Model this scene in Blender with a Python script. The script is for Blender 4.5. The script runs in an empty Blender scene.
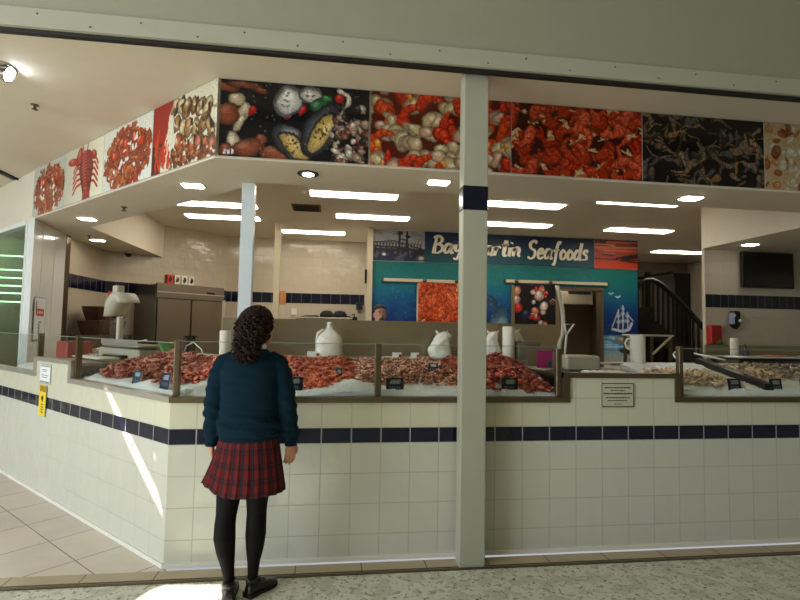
import bpy, bmesh, math, random
import numpy as np
from mathutils import Vector, Matrix, noise as mnoise
random.seed(7); RNG = np.random.default_rng(7)
PI = math.pi; S = math.sqrt(.5)
scn = bpy.context.scene; COL = scn.collection

# ---------------------------------------------------------------- materials
def lin(c):
    return tuple(((v/255)/12.92 if v/255 <= .04045 else ((v/255+.055)/1.055)**2.4) for v in c)
def nmat(name):
    m = bpy.data.materials.new(name); m.use_nodes = True
    nt = m.node_tree; b = nt.nodes['Principled BSDF']
    return m, nt, b
def mat(name, rgb, rough=.5, metal=0., spec=.5, bump=0., bscale=40., var=0., vscale=8., coat=0., emit=None, es=0.):
    m, nt, b = nmat(name); N = nt.nodes; Lk = nt.links
    c = lin(rgb); b.inputs['Base Color'].default_value = (*c, 1)
    b.inputs['Roughness'].default_value = rough; b.inputs['Metallic'].default_value = metal
    b.inputs['Specular IOR Level'].default_value = spec; b.inputs['Coat Weight'].default_value = coat
    tc = N.new('ShaderNodeTexCoord')
    nz = N.new('ShaderNodeTexNoise'); nz.inputs['Scale'].default_value = vscale; nz.inputs['Detail'].default_value = 4
    Lk.new(tc.outputs['Object'], nz.inputs['Vector'])
    r = N.new('ShaderNodeMapRange'); r.inputs['To Min'].default_value = 1-max(var, .04); r.inputs['To Max'].default_value = 1+max(var, .04)
    Lk.new(nz.outputs['Fac'], r.inputs['Value'])
    mx = N.new('ShaderNodeVectorMath'); mx.operation = 'SCALE'; mx.inputs[0].default_value = c
    Lk.new(r.outputs['Result'], mx.inputs['Scale']); Lk.new(mx.outputs['Vector'], b.inputs['Base Color'])
    if bump:
        n2 = N.new('ShaderNodeTexNoise'); n2.inputs['Scale'].default_value = bscale; n2.inputs['Detail'].default_value = 3
        Lk.new(tc.outputs['Object'], n2.inputs['Vector'])
        bp = N.new('ShaderNodeBump'); bp.inputs['Strength'].default_value = bump; bp.inputs['Distance'].default_value = .01
        Lk.new(n2.outputs['Fac'], bp.inputs['Height']); Lk.new(bp.outputs['Normal'], b.inputs['Normal'])
    if emit:
        b.inputs['Emission Color'].default_value = (*lin(emit), 1); b.inputs['Emission Strength'].default_value = es
    return m
def tile_mat(name, rgb, grout, w, h, mortar=.004, rough=.16, wav=.25, offv=0., offu=0., stag=0., var=.03, wscale=7.):
    m, nt, b = nmat(name); N = nt.nodes; Lk = nt.links
    uv = N.new('ShaderNodeUVMap'); uv.uv_map = 'UV'
    mp = N.new('ShaderNodeMapping'); mp.inputs['Location'].default_value = (offu, offv, 0)
    Lk.new(uv.outputs['UV'], mp.inputs['Vector'])
    br = N.new('ShaderNodeTexBrick'); br.offset = stag; br.squash = 1
    br.inputs['Scale'].default_value = 1; br.inputs['Brick Width'].default_value = w; br.inputs['Row Height'].default_value = h
    br.inputs['Mortar Size'].default_value = mortar; br.inputs['Mortar Smooth'].default_value = .3
    c = lin(rgb); c2 = tuple(v*(1-var) for v in c)
    br.inputs['Color1'].default_value = (*c, 1); br.inputs['Color2'].default_value = (*c2, 1); br.inputs['Mortar'].default_value = (*lin(grout), 1)
    Lk.new(mp.outputs['Vector'], br.inputs['Vector']); Lk.new(br.outputs['Color'], b.inputs['Base Color'])
    rr = N.new('ShaderNodeMapRange'); rr.inputs['To Min'].default_value = rough; rr.inputs['To Max'].default_value = .8
    Lk.new(br.outputs['Fac'], rr.inputs['Value']); Lk.new(rr.outputs['Result'], b.inputs['Roughness'])
    tc = N.new('ShaderNodeTexCoord'); nz = N.new('ShaderNodeTexNoise'); nz.inputs['Scale'].default_value = wscale; nz.inputs['Detail'].default_value = 1
    Lk.new(tc.outputs['Object'], nz.inputs['Vector'])
    mm = N.new('ShaderNodeMath'); mm.operation = 'MULTIPLY_ADD'; mm.inputs[1].default_value = -.25
    Lk.new(br.outputs['Fac'], mm.inputs[0]); Lk.new(nz.outputs['Fac'], mm.inputs[2])
    bp = N.new('ShaderNodeBump'); bp.inputs['Strength'].default_value = wav; bp.inputs['Distance'].default_value = .02
    Lk.new(mm.outputs[0], bp.inputs['Height']); Lk.new(bp.outputs['Normal'], b.inputs['Normal'])
    return m
def attr_mat(name, rough=.35, spec=.5):
    m, nt, b = nmat(name); a = nt.nodes.new('ShaderNodeAttribute'); a.attribute_name = 'Col'
    nt.links.new(a.outputs['Color'], b.inputs['Base Color']); b.inputs['Roughness'].default_value = rough; b.inputs['Specular IOR Level'].default_value = spec
    return m
def glass_mat(name, tint, refl=.5, rough=.02, ior=1.45):
    m = bpy.data.materials.new(name); m.use_nodes = True; nt = m.node_tree; N = nt.nodes
    N.remove(N['Principled BSDF']); out = N['Material Output']
    t = N.new('ShaderNodeBsdfTransparent'); t.inputs['Color'].default_value = (*tint, 1)
    g = N.new('ShaderNodeBsdfGlossy'); g.inputs['Roughness'].default_value = rough; g.inputs['Color'].default_value = (1, 1, 1, 1)
    f = N.new('ShaderNodeFresnel'); f.inputs['IOR'].default_value = ior; ge = N.new('ShaderNodeNewGeometry')
    k1 = N.new('ShaderNodeMath'); k1.operation = 'SUBTRACT'; k1.inputs[0].default_value = 1; nt.links.new(ge.outputs['Backfacing'], k1.inputs[1])
    k2 = N.new('ShaderNodeMath'); k2.operation = 'MULTIPLY'; nt.links.new(f.outputs['Fac'], k2.inputs[0]); nt.links.new(k1.outputs[0], k2.inputs[1])
    mx = N.new('ShaderNodeMixShader'); nt.links.new(k2.outputs[0], mx.inputs['Fac'])
    nt.links.new(t.outputs[0], mx.inputs[1]); nt.links.new(g.outputs[0], mx.inputs[2]); nt.links.new(mx.outputs[0], out.inputs['Surface'])
    return m
def floor_tile_mat(name, rgb, grout, w, ang, ou=0, ov=0, h=None):
    m, nt, b = nmat(name); N = nt.nodes; Lk = nt.links
    tc = N.new('ShaderNodeTexCoord'); mp = N.new('ShaderNodeMapping'); mp.inputs['Rotation'].default_value = (0, 0, ang); mp.inputs['Location'].default_value = (ou, ov, 0)
    Lk.new(tc.outputs['Object'], mp.inputs['Vector'])
    br = N.new('ShaderNodeTexBrick'); br.offset = 0; br.inputs['Scale'].default_value = 1; br.inputs['Brick Width'].default_value = w; br.inputs['Row Height'].default_value = h or w
    br.inputs['Mortar Size'].default_value = .004; br.inputs['Mortar Smooth'].default_value = .2
    c = lin(rgb); br.inputs['Color1'].default_value = (*c, 1); br.inputs['Color2'].default_value = (*[v*.92 for v in c], 1); br.inputs['Mortar'].default_value = (*lin(grout), 1)
    Lk.new(mp.outputs['Vector'], br.inputs['Vector'])
    nz = N.new('ShaderNodeTexNoise'); nz.inputs['Scale'].default_value = 6; nz.inputs['Detail'].default_value = 5; Lk.new(tc.outputs['Object'], nz.inputs['Vector'])
    r = N.new('ShaderNodeMapRange'); r.inputs['To Min'].default_value = .88; r.inputs['To Max'].default_value = 1.1; Lk.new(nz.outputs['Fac'], r.inputs['Value'])
    sc = N.new('ShaderNodeVectorMath'); sc.operation = 'SCALE'; Lk.new(br.outputs['Color'], sc.inputs[0]); Lk.new(r.outputs['Result'], sc.inputs['Scale'])
    Lk.new(sc.outputs['Vector'], b.inputs['Base Color']); b.inputs['Roughness'].default_value = .45
    return m
def terrazzo():
    m, nt, b = nmat('terrazzo'); N = nt.nodes; Lk = nt.links
    tc = N.new('ShaderNodeTexCoord')
    def layer(scale, thr, col, prev, seed):
        mp = N.new('ShaderNodeMapping'); mp.inputs['Location'].default_value = (seed, seed*2, 0); Lk.new(tc.outputs['Object'], mp.inputs['Vector'])
        nz = N.new('ShaderNodeTexNoise'); nz.inputs['Scale'].default_value = scale; nz.inputs['Detail'].default_value = 2; nz.inputs['Roughness'].default_value = .6
        Lk.new(mp.outputs['Vector'], nz.inputs['Vector'])
        r = N.new('ShaderNodeMapRange'); r.inputs['From Min'].default_value = thr; r.inputs['From Max'].default_value = thr+.03; Lk.new(nz.outputs['Fac'], r.inputs['Value'])
        mx = N.new('ShaderNodeMix'); mx.data_type = 'RGBA'; Lk.new(r.outputs['Result'], mx.inputs['Factor'])
        if isinstance(prev, tuple): mx.inputs['A'].default_value = (*prev, 1)
        else: Lk.new(prev, mx.inputs['A'])
        mx.inputs['B'].default_value = (*col, 1); return mx.outputs['Result']
    o = layer(9, .5, lin((196, 194, 172)), lin((214, 212, 194)), 3)
    o = layer(26, .58, lin((160, 158, 132)), o, 9)
    o = layer(30, .655, lin((70, 62, 46)), o, 5)
    o = layer(60, .655, lin((52, 44, 34)), o, 7)
    Lk.new(o, b.inputs['Base Color']); b.inputs['Roughness'].default_value = .38
    return m
M = {}
M['tile'] = tile_mat('cream_tile', (208, 206, 190), (180, 177, 160), .2, .2, mortar=.0035, offv=.03, wav=.22, wscale=9)
M['tile_low'] = M['tile']
M['band'] = tile_mat('navy_tile', (20, 24, 46), (150, 150, 150), .2, .25, mortar=.005, rough=.12, wav=.12, offv=.1)
M['walltile'] = tile_mat('shop_wall_tile', (202, 188, 164), (186, 172, 150), .2, .2, rough=.14, wav=.5, wscale=5)
M['wallband'] = tile_mat('shop_navy_tile', (17, 20, 42), (88, 90, 104), .2, .4, mortar=.006, rough=.15, wav=.2)
M['wallband_r'] = tile_mat('shop_navy_tile_small', (17, 18, 32), (80, 80, 84), .118, .4, mortar=.005, rough=.15, wav=.2)
M['terrazzo'] = terrazzo()
M['floortile'] = floor_tile_mat('beige_floor_tile', (216, 203, 188), (118, 106, 94), .46, -PI/4, .07, .16)
M['border'] = floor_tile_mat('border_floor_tile', (186, 168, 138), (95, 82, 66), .42, 0, .14, .35, h=.8)
M['ceil'] = mat('cream_plaster', (224, 212, 192), .8)
M['ceil_in'] = mat('inner_ceiling_paint', (206, 193, 168), .8)
M['fascia'] = mat('white_fascia', (226, 226, 220), .35)
M['header'] = mat('header_paint', (158, 154, 132), .6, var=.03)
M['headstrip'] = mat('header_strip', (176, 172, 152), .45, var=.03)
M['dark'] = mat('dark_recess', (24, 21, 19), .6)
M['track'] = mat('bronze_track', (92, 76, 54), .4, metal=.5)
M['steel'] = mat('brushed_steel', (200, 194, 180), .3, metal=.6, bump=.03, bscale=60)
M['steeldk'] = mat('worn_steel', (112, 98, 76), .35, metal=.75)
M['steelwarm'] = mat('warm_steel', (170, 156, 128), .3, metal=.8, bump=.04, bscale=3, var=.08)
M['fridge'] = mat('fridge_steel', (132, 118, 98), .34, metal=.75, var=.05)
M['fridgeside'] = mat('fridge_side', (120, 116, 112), .25, metal=.7)
M['white'] = mat('white_gloss', (235, 236, 232), .15)
M['whitem'] = mat('white_matte', (228, 224, 210), .6)
M['plastic'] = mat('white_plastic', (236, 230, 212), .4, bump=.5, bscale=30)
M['paper'] = mat('paper_roll', (232, 224, 204), .8)
M['beige'] = mat('beige_plastic', (190, 182, 160), .45)
M['beigedk'] = mat('beige_plastic_dark', (120, 112, 92), .4)
M['black'] = mat('black_plastic', (16, 16, 17), .3)
M['blackm'] = mat('black_matte', (22, 20, 19), .7)
M['red'] = mat('red_plastic', (168, 26, 22), .35)
M['green'] = mat('green_plastic', (60, 120, 50), .5)
M['magenta'] = mat('magenta_paper', (176, 24, 110), .6)
M['navy'] = mat('navy_paint', (17, 20, 38), .18)
M['pillar'] = mat('pillar_paint', (172, 171, 150), .4, var=.03)
M['wood'] = mat('brown_wood', (110, 70, 36), .6, var=.3, vscale=14)
M['basket'] = mat('brown_wicker', (78, 50, 32), .8, bump=1, bscale=60, var=.5, vscale=30)
M['orange'] = mat('orange_plastic', (188, 120, 60), .5)
M['glass'] = glass_mat('clear_glass', (.965, .985, .97), ior=1.4)
M['glassg'] = glass_mat('green_glass', (.30, .42, .36), ior=1.6)
M['screen'] = mat('dark_screen', (14, 12, 12), .12)
M['ice'] = mat('crushed_ice', (244, 245, 240), .35, bump=1, bscale=120, var=.16, vscale=90)
M['pic'] = attr_mat('printed_panel', .22, .4)
M['picm'] = attr_mat('printed_matte', .5, .3)
M['lamp'] = mat('lamp_diffuser', (255, 250, 240), .5, emit=(255, 246, 230), es=14)
M['dl'] = mat('downlight_lens', (255, 255, 250), .5, emit=(255, 250, 235), es=22)
M['dlb'] = mat('spotlight_lens', (255, 255, 255), .5, emit=(225, 238, 255), es=40)
M['frame'] = mat('lamp_frame', (225, 218, 200), .5)
M['chrome'] = mat('chrome', (200, 200, 200), .15, metal=1)
M['stairdk'] = mat('dark_stair', (20, 16, 14), .5)
M['backgrey'] = mat('stairwell_paint', (120, 110, 92), .8)
M['coldroom'] = mat('coldroom_lining', (150, 136, 110), .6)
M['teal'] = mat('teal_sheet', (24, 92, 88), .3)
M['whitepost'] = mat('white_post', (216, 224, 226), .3)
M['beigepost'] = mat('beige_post', (196, 180, 148), .5)
M['mallwall'] = mat('mall_wall_paint', (196, 190, 170), .8)

# ---------------------------------------------------------------- helpers
def wing(t, w, z): return (-.968 - S*t + S*w, S*t + S*w, z)      # along the angled counter, inward, up
def wallL(t, w, z): return (-4.88 + S*t + S*w, 4.37 + S*t - S*w, z)  # along the fridge wall, out of it, up
class MB:
    def __init__(s, xf=None): s.v = []; s.f = []; s.uv = []; s.sm = []; s.xf = xf; s.mi = []; s.cur = 0
    def add(s, vs, fs, uvs=None, smooth=False):
        b = len(s.v)
        s.v += [tuple(s.xf(*p)) if s.xf else tuple(p) for p in vs]
        for i, f in enumerate(fs):
            s.f.append([b+k for k in f]); s.uv.append(uvs[i] if uvs else None); s.sm.append(smooth); s.mi.append(s.cur)
        return s
    def box(s, x0, x1, y0, y1, z0, z1):
        vs = [(x0,y0,z0),(x1,y0,z0),(x1,y1,z0),(x0,y1,z0),(x0,y0,z1),(x1,y0,z1),(x1,y1,z1),(x0,y1,z1)]
        fs = [(0,3,2,1),(4,5,6,7),(0,1,5,4),(1,2,6,5),(2,3,7,6),(3,0,4,7)]
        def u(f):
            if f in ((0,3,2,1),(4,5,6,7)): return [(vs[k][0], vs[k][1]) for k in f]
            if f in ((0,1,5,4),(2,3,7,6)): return [(vs[k][0], vs[k][2]) for k in f]
            return [(vs[k][1], vs[k][2]) for k in f]
        return s.add(vs, fs, [u(f) for f in fs])
    def rbox(s, x0, x1, y0, y1, z0, z1, r=.01, seg=3):     # box with rounded vertical edges and softened top
        pts = []
        for cx, cy, a0 in ((x1-r, y1-r, 0), (x0+r, y1-r, PI/2), (x0+r, y0+r, PI), (x1-r, y0+r, 1.5*PI)):
            for k in range(seg+1):
                a = a0 + k*PI/2/seg; pts.append((cx+r*math.cos(a), cy+r*math.sin(a)))
        mx, my = (x0+x1)/2, (y0+y1)/2
        def ring(z, ins): return [(mx+(p[0]-mx)*(1-ins/max(abs(x1-x0)/2, 1e-6)), my+(p[1]-my)*(1-ins/max(abs(y1-y0)/2, 1e-6)), z) for p in pts]
        q = min(r*.6, (z1-z0)*.3)
        rings = [ring(z0, q), ring(z0+q, 0), ring(z1-q, 0), ring(z1, q)]
        return s.rings(rings, True)
    def rings(s, rings, caps=True, smooth=False):
        n = len(rings[0]); vs = [p for r in rings for p in r]; fs = []
        for i in range(len(rings)-1):
            for k in range(n): fs.append((i*n+k, i*n+(k+1) % n, (i+1)*n+(k+1) % n, (i+1)*n+k))
        if caps: fs.append(tuple(range(n-1, -1, -1))); fs.append(tuple((len(rings)-1)*n+k for k in range(n)))
        return s.add(vs, fs, None, smooth)
    def stack(s, rr, n=20, smooth=True):                   # rr: (cx, cy, z, rx, ry)
        return s.rings([[(cx+rx*math.cos(2*PI*k/n), cy+ry*math.sin(2*PI*k/n), z) for k in range(n)] for cx, cy, z, rx, ry in rr], True, smooth)
    def lathe(s, prof, c=(0, 0, 0), n=20, smooth=True): return s.stack([(c[0], c[1], c[2]+z, max(r, 1e-4), max(r, 1e-4)) for r, z in prof], n, smooth)
    def tube(s, pts, rad, n=8, smooth=True):
        P = [Vector(p) for p in pts]; R = rad if isinstance(rad, (list, tuple)) else [rad]*len(P)
        rings = []; up = Vector((0, 0, 1)); prev = None
        for i, p in enumerate(P):
            d = (P[min(i+1, len(P)-1)]-P[max(i-1, 0)]).normalized()
            a = prev if prev is not None else (Vector((1, 0, 0)) if abs(d.z) > .9 else up)
            x = (a-d*a.dot(d))
            if x.length < 1e-5: x = d.orthogonal()
            x.normalize(); y = d.cross(x); prev = x
            rings.append([tuple(p+x*R[i]*math.cos(2*PI*k/n)+y*R[i]*math.sin(2*PI*k/n)) for k in range(n)])
        return s.rings(rings, True, smooth)
    def bar(s, p, q, w, h=None):                            # rectangular bar between two points
        p = Vector(p); q = Vector(q); d = (q-p).normalized(); h = h or w
        x = d.cross(Vector((0, 0, 1)))
        if x.length < 1e-4: x = Vector((1, 0, 0))
        x.normalize(); y = x.cross(d); o = [x*a*w/2+y*b*h/2 for a, b in ((-1,-1),(1,-1),(1,1),(-1,1))]
        return s.add([tuple(c+k) for c in (p, q) for k in o], [(0,3,2,1),(4,5,6,7),(0,1,5,4),(1,2,6,5),(2,3,7,6),(3,0,4,7)])
    def ell(s, c, r, n=16, m=10):
        rr = []
        for i in range(m+1):
            a = -PI/2+PI*i/m; rr.append((c[0], c[1], c[2]+r[2]*math.sin(a), max(r[0]*math.cos(a), 1e-4), max(r[1]*math.cos(a), 1e-4)))
        return s.stack(rr, n)
    def prism(s, poly, z0, z1):
        n = len(poly); vs = [(x, y, z0) for x, y in poly]+[(x, y, z1) for x, y in poly]
        fs = [tuple(range(n-1, -1, -1)), tuple(range(n, 2*n))]+[(k, (k+1) % n, n+(k+1) % n, n+k) for k in range(n)]
        return s.add(vs, fs)
    def build(s, name, m, parent=None, loc=None):
        me = bpy.data.meshes.new(name); off = Vector(loc) if loc else Vector((0, 0, 0))
        if parent is not None and not loc:
            q_ = parent
            while q_.parent is not None: q_ = q_.parent
            if q_.get('_w'): off = Vector(q_.location)
        me.from_pydata([tuple(Vector(p)-off) for p in s.v], [], s.f)
        if any(u for u in s.uv):
            ul = me.uv_layers.new(name='UV'); k = 0
            for f, u in zip(s.f, s.uv):
                for j in range(len(f)): ul.data[k].uv = u[j] if u else (0, 0); k += 1
        me.polygons.foreach_set('use_smooth', s.sm); me.polygons.foreach_set('material_index', s.mi)
        bm = bmesh.new(); bm.from_mesh(me); bmesh.ops.recalc_face_normals(bm, faces=bm.faces); bm.to_mesh(me); bm.free()
        for q in (m if isinstance(m, (list, tuple)) else [m]): me.materials.append(q)
        me.update(); o = bpy.data.objects.new(name, me); COL.objects.link(o)
        if parent is not None: o.parent = parent
        elif loc: o.location = loc
        return o
def empty(name, loc, label, cat, group=None, rz=0, world=True):
    """Empty at a thing's base; with world=True its parts are written in world coordinates."""
    o = bpy.data.objects.new(name, None); COL.objects.link(o); o.location = loc; o.rotation_euler = (0, 0, rz)
    o.empty_display_size = .05
    if world: o['_w'] = 1
    return tag(o, label, cat, group)
def tag(o, label=None, cat=None, group=None, kind=None):
    if label: o['label'] = label
    if cat: o['category'] = cat
    if group: o['group'] = group
    if kind: o['kind'] = kind
    return o
def struct(name, mb, m): return tag(mb.build(name, m), kind='structure')
def copy_tree(o, parent=None):
    c = o.copy(); COL.objects.link(c)
    if parent is not None: c.parent = parent
    for ch in list(o.children): copy_tree(ch, c)
    return c
def put(o, loc, rz=None, label=None, group=None):
    o.location = loc
    if rz is not None: o.rotation_euler = (0, 0, rz)
    if label: o['label'] = label
    if group: o['group'] = group
    return o

# ---------------------------------------------------------------- printed pictures
class Cv:
    def __init__(s, w, h, bg):
        s.w = w; s.h = h; s.a = np.ones((h, w, 3))*np.array(bg)/255.; s.X, s.Y = np.meshgrid(np.arange(w)+.5, np.arange(h)+.5)
    def _blend(s, sl, m, c): s.a[sl] = s.a[sl]*(1-m[..., None])+c*m[..., None]
    def _sl(s, x, y, r): return (slice(max(0, int(y-r-1)), max(0, min(s.h, int(y+r+2)))), slice(max(0, int(x-r-1)), max(0, min(s.w, int(x+r+2)))))
    def ell(s, cx, cy, rx, ry, ang, col, edge=.6, hl=.25, al=1.):
        sl = s._sl(cx, cy, max(rx, ry)); X = s.X[sl]-cx; Y = s.Y[sl]-cy
        if X.size == 0: return s
        ca, sa = math.cos(ang), math.sin(ang); u = (X*ca+Y*sa)/rx; v = (-X*sa+Y*ca)/ry; d = np.sqrt(u*u+v*v)
        m = np.clip((1-d)*min(rx, ry)+.5, 0, 1)*al
        sh = 1-(1-edge)*np.clip(d, 0, 1)**3
        c = np.array(col)/255.*sh[..., None]+hl*np.clip(1-((u+.3)**2+(v+.4)**2)*4, 0, 1)[..., None]
        s._blend(sl, m, np.clip(c, 0, 1)); return s
    def line(s, pts, r, col, al=1., r2=None, edge=1., hl=0.):
        for i in range(len(pts)-1):
            (x0, y0), (x1, y1) = pts[i], pts[i+1]; L = math.hypot(x1-x0, y1-y0); n = max(2, int(L/max(.4, r*.4)))
            for k in range(n+1):
                f = k/n; g = (i+f)/(len(pts)-1); rr = r+(r2-r)*g if r2 is not None else r
                s.ell(x0+(x1-x0)*f, y0+(y1-y0)*f, rr, rr, 0, col, edge, hl, al)
        return s
    def cres(s, cx, cy, R, a0, span, r, col, r2=None, seg=True, edge=.55, hl=.18):
        n = 16; p = [(cx+R*math.cos(a0+span*k/n), cy+R*math.sin(a0+span*k/n)) for k in range(n+1)]; r2 = r2 or r*.35
        dk = [v*edge for v in col]
        for k, (x, y) in enumerate(p): rr = (r+(r2-r)*k/n); s.ell(x, y, rr, rr, 0, dk, 1, 0)
        for k, (x, y) in enumerate(p):
            rr = (r+(r2-r)*k/n)*.78; f = 1. if (not seg or k % 3) else .72
            s.ell(x-.12*rr, y-.18*rr, rr, rr, 0, [v*f for v in col], .9, hl if k % 3 else 0, .9)
        return s
    def rect(s, x0, y0, x1, y1, col): s.a[int(y0):int(y1), int(x0):int(x1)] = np.array(col)/255.; return s
    def warp(s, amp=3., sc=14.):
        dx = np.zeros((s.h, s.w)); dy = np.zeros((s.h, s.w))
        for j in range(s.h):
            for i in range(s.w):
                v = mnoise.noise_vector(Vector((i/sc, j/sc, amp))); dx[j, i] = v.x; dy[j, i] = v.y
        X = np.clip(s.X-.5+dx*amp*1.6, 0, s.w-1).astype(int); Y = np.clip(s.Y-.5+dy*amp*1.6, 0, s.h-1).astype(int); s.a = s.a[Y, X]; return s
    def grain(s, amp, k=1):
        g = RNG.normal(0, amp, (s.h//k+1, s.w//k+1)); g = np.kron(g, np.ones((k, k)))[:s.h, :s.w]; s.a = np.clip(s.a*(1+g[..., None]), 0, 1); return s
    def clouds(s, col, sc, thr=.0, al=1., seed=0):
        for j in range(s.h):
            for i in range(s.w):
                v = mnoise.fractal(Vector((i/sc+seed, j/sc, seed)), .8, 2., 4)
                if v > thr: s.a[j, i] = s.a[j, i]*(1-al*min(1, (v-thr)*4))+np.array(col)/255.*al*min(1, (v-thr)*4)
        return s
def pic_mb(cv, o, u, v, W, H, th, nrm):
    """front grid that carries the print, plus a thin backing"""
    o = np.array(o, float); u = np.array(u, float); v = np.array(v, float); nrm = np.array(nrm, float)
    w, h = cv.w, cv.h; vs = []
    ii, jj = np.meshgrid(np.linspace(0, 1, w), np.linspace(0, 1, h))
    P = o+ii[..., None]*u*W+(1-jj)[..., None]*v*H+nrm*th
    mb = MB(); mb.add([tuple(p) for p in P.reshape(-1, 3)], [(j*w+i, (j+1)*w+i, (j+1)*w+i+1, j*w+i+1) for j in range(h-1) for i in range(w-1)])
    c = [o, o+u*W, o+u*W+v*H, o+v*H]; n0 = len(mb.v)
    mb.add([tuple(p) for p in c]+[tuple(p+nrm*th) for p in c], [(0,3,2,1),(0,1,5,4),(1,2,6,5),(2,3,7,6),(3,0,4,7)])
    cols = np.zeros((len(mb.v), 4)); cols[:, 3] = 1; a = cv.a.reshape(-1, 3)
    cols[:w*h, :3] = np.where(a <= .04045, a/12.92, ((a+.055)/1.055)**2.4); cols[w*h:, :3] = .6
    return mb, cols
def pic(name, cv, o, u, v, W, H, th, nrm, parent=None, m=None):
    mb, cols = pic_mb(cv, o, u, v, W, H, th, nrm)
    me = bpy.data.meshes.new(name); off = Vector(parent.location) if parent is not None else Vector(o)
    me.from_pydata([tuple(Vector(p)-off) for p in mb.v], [], mb.f)
    at = me.color_attributes.new('Col', 'FLOAT_COLOR', 'POINT'); at.data.foreach_set('color', cols.ravel().astype(np.float32))
    me.materials.append(m or M['pic']); me.update()
    ob = bpy.data.objects.new(name, me); COL.objects.link(ob)
    if parent is not None: ob.parent = parent
    else: ob.location = off
    return ob
R_ = lambda a, b: random.uniform(a, b)
def cv_mussels():
    c = Cv(190, 100, (20, 18, 22))
    for _ in range(40): c.ell(R_(0, 190), R_(0, 100), R_(3, 12), R_(2, 7), R_(0, 3), (34, 30, 30), .6, .02, .6)
    for x, y, r, a in ((6, 10, 18, .1), (30, 6, 22, .05), (50, 12, 10, .2)): c.ell(x, y, r, 5, a, (128, 66, 40), .5, .1)
    for x, y, rx, ry, a in ((20, 26, 11, 9, .3), (30, 40, 7, 12, .4), (25, 55, 5, 14, .5), (18, 82, 9, 15, -.2)): c.ell(x, y, rx, ry, a, (190, 170, 140), .6, .2)
    for x, y, rx, ry, a in ((8, 45, 17, 15, .3), (36, 86, 20, 12, -.3), (70, 93, 22, 9, .2), (52, 74, 8, 6, .1), (8, 90, 9, 9, .3)): c.ell(x, y, rx, ry, a, (140, 74, 50), .5, .12)
    for x, y in ((40, 38), (84, 40), (102, 32), (150, 14), (178, 66)): c.ell(x, y, 5, 7, .5, (176, 36, 24), .6, .2)
    for x, y, rx, ry, a in ((84, 22, 18, 22, .4), (112, 12, 16, 12, 0)):
        c.ell(x, y, rx, ry, a, (120, 116, 118), .6, .1); c.ell(x+1, y+1, rx*.8, ry*.75, a, (216, 210, 200), .7, .2)
        for _ in range(9): c.ell(x+R_(-7, 7), y+R_(-9, 9), 1.4, 1, 0, (90, 80, 70), 1, 0)
    c.ell(124, 24, 15, 10, -.6, (40, 96, 56), .4, .2); c.ell(134, 14, 7, 4, .3, (60, 130, 70), .5, .2)
    for r, col in ((13, (220, 208, 184)),): c.cres(150, 16, 12, -1.5, 3.6, 3.4, (222, 208, 186), 3.2, False)
    for x, y, rx, ry, a in ((92, 78, 16, 32, -.85), (126, 58, 18, 40, .5)):
        c.ell(x, y, ry, rx+3, a+PI/2, (92, 90, 98), .3, .3); c.ell(x+1, y+3, ry*.80, rx*.72, a+PI/2, (34, 28, 30), 1, 0); c.ell(x+1, y+4, ry*.74, rx*.62, a+PI/2, (206, 172, 100), .7, .2)
        for _ in range(26): c.ell(x+R_(-10, 10), y+R_(-14, 14), R_(.8, 2.4), R_(.6, 1.4), R_(0, 3), (60, 40, 18), 1, 0)
    for _ in range(110): c.ell(R_(144, 186), R_(26, 98), R_(3, 8), R_(2, 6), R_(0, 3), random.choice([(186, 150, 120), (210, 196, 176), (120, 70, 56), (40, 36, 36), (160, 130, 110)]), .5, .2)
    for _ in range(60): c.ell(R_(40, 190), R_(0, 100), 1, 1, 0, (150, 160, 150), 1, 0, .6)
    for x in (6, 11, 16): c.rect(x, 90, x+3, 96, (225, 225, 225))
    return c.warp(1.6, 12).grain(.1)
def cv_chilli():
    c = Cv(190, 100, (80, 26, 12))
    for y in range(-4, 112, 18):
        for x in range(-6, 200, 22):
            x_, y_ = x+R_(-7, 7), y+R_(-5, 5)
            if random.random() < .5: c.cres(x_, y_, R_(12, 18), R_(0, 6.28), R_(2.0, 3.0), R_(8, 11.5), (206, 52+R_(-10, 20), 22), 4)
            else:
                for _ in range(3): c.ell(x_+R_(-8, 8), y_+R_(-6, 6), R_(8, 14), R_(6, 11), R_(0, 3), (196, 172+R_(-20, 8), 126), .5, .2)
    for _ in range(10): c.ell(R_(0, 190), R_(0, 100), 6, 3, R_(0, 3), (214, 140, 50), .6, .2)
    return c.warp(2.5, 12).grain(.08)
def cv_cooked(base=(202, 60, 22), bg=(58, 18, 10), cream=.2, n=150):
    c = Cv(190, 100, bg)
    for _ in range(n):
        x, y = R_(-5, 195), R_(-5, 105); q = random.random()
        if q < cream:
            for _ in range(7): c.line([(x, y), (x+R_(-10, 10), y+R_(-6, 6))], 1.2, (206, 176, 128), .6)
        else: c.cres(x, y, R_(9, 16), R_(0, 6.28), R_(1.8, 3.2), R_(6, 10), tuple(np.clip(np.array(base)+R_(-25, 30), 0, 255)), 1.6)
    return c.warp(3, 10).grain(.12)
def cv_raw():
    c = Cv(190, 100, (22, 17, 15))
    for _ in range(95):
        x, y = R_(-5, 195), R_(-5, 105)
        c.cres(x, y, R_(14, 36), R_(0, 6.28), R_(.6, 1.4), R_(4, 7.5), random.choice([(130, 104, 80), (100, 80, 62), (140, 100, 66), (92, 84, 80), (60, 48, 40)]), 1.8, True, .3, .1)
    for _ in range(26): x, y = R_(0, 190), R_(0, 100); c.line([(x, y), (x+R_(-30, 30), y+R_(-20, 20))], .5, (150, 120, 90), .6)
    for _ in range(20): c.ell(R_(120, 186), R_(8, 90), R_(3, 8), R_(2, 6), R_(0, 3), (110, 106, 108), .5, .1, .6)
    return c.warp(4, 16).grain(.15)
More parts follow.
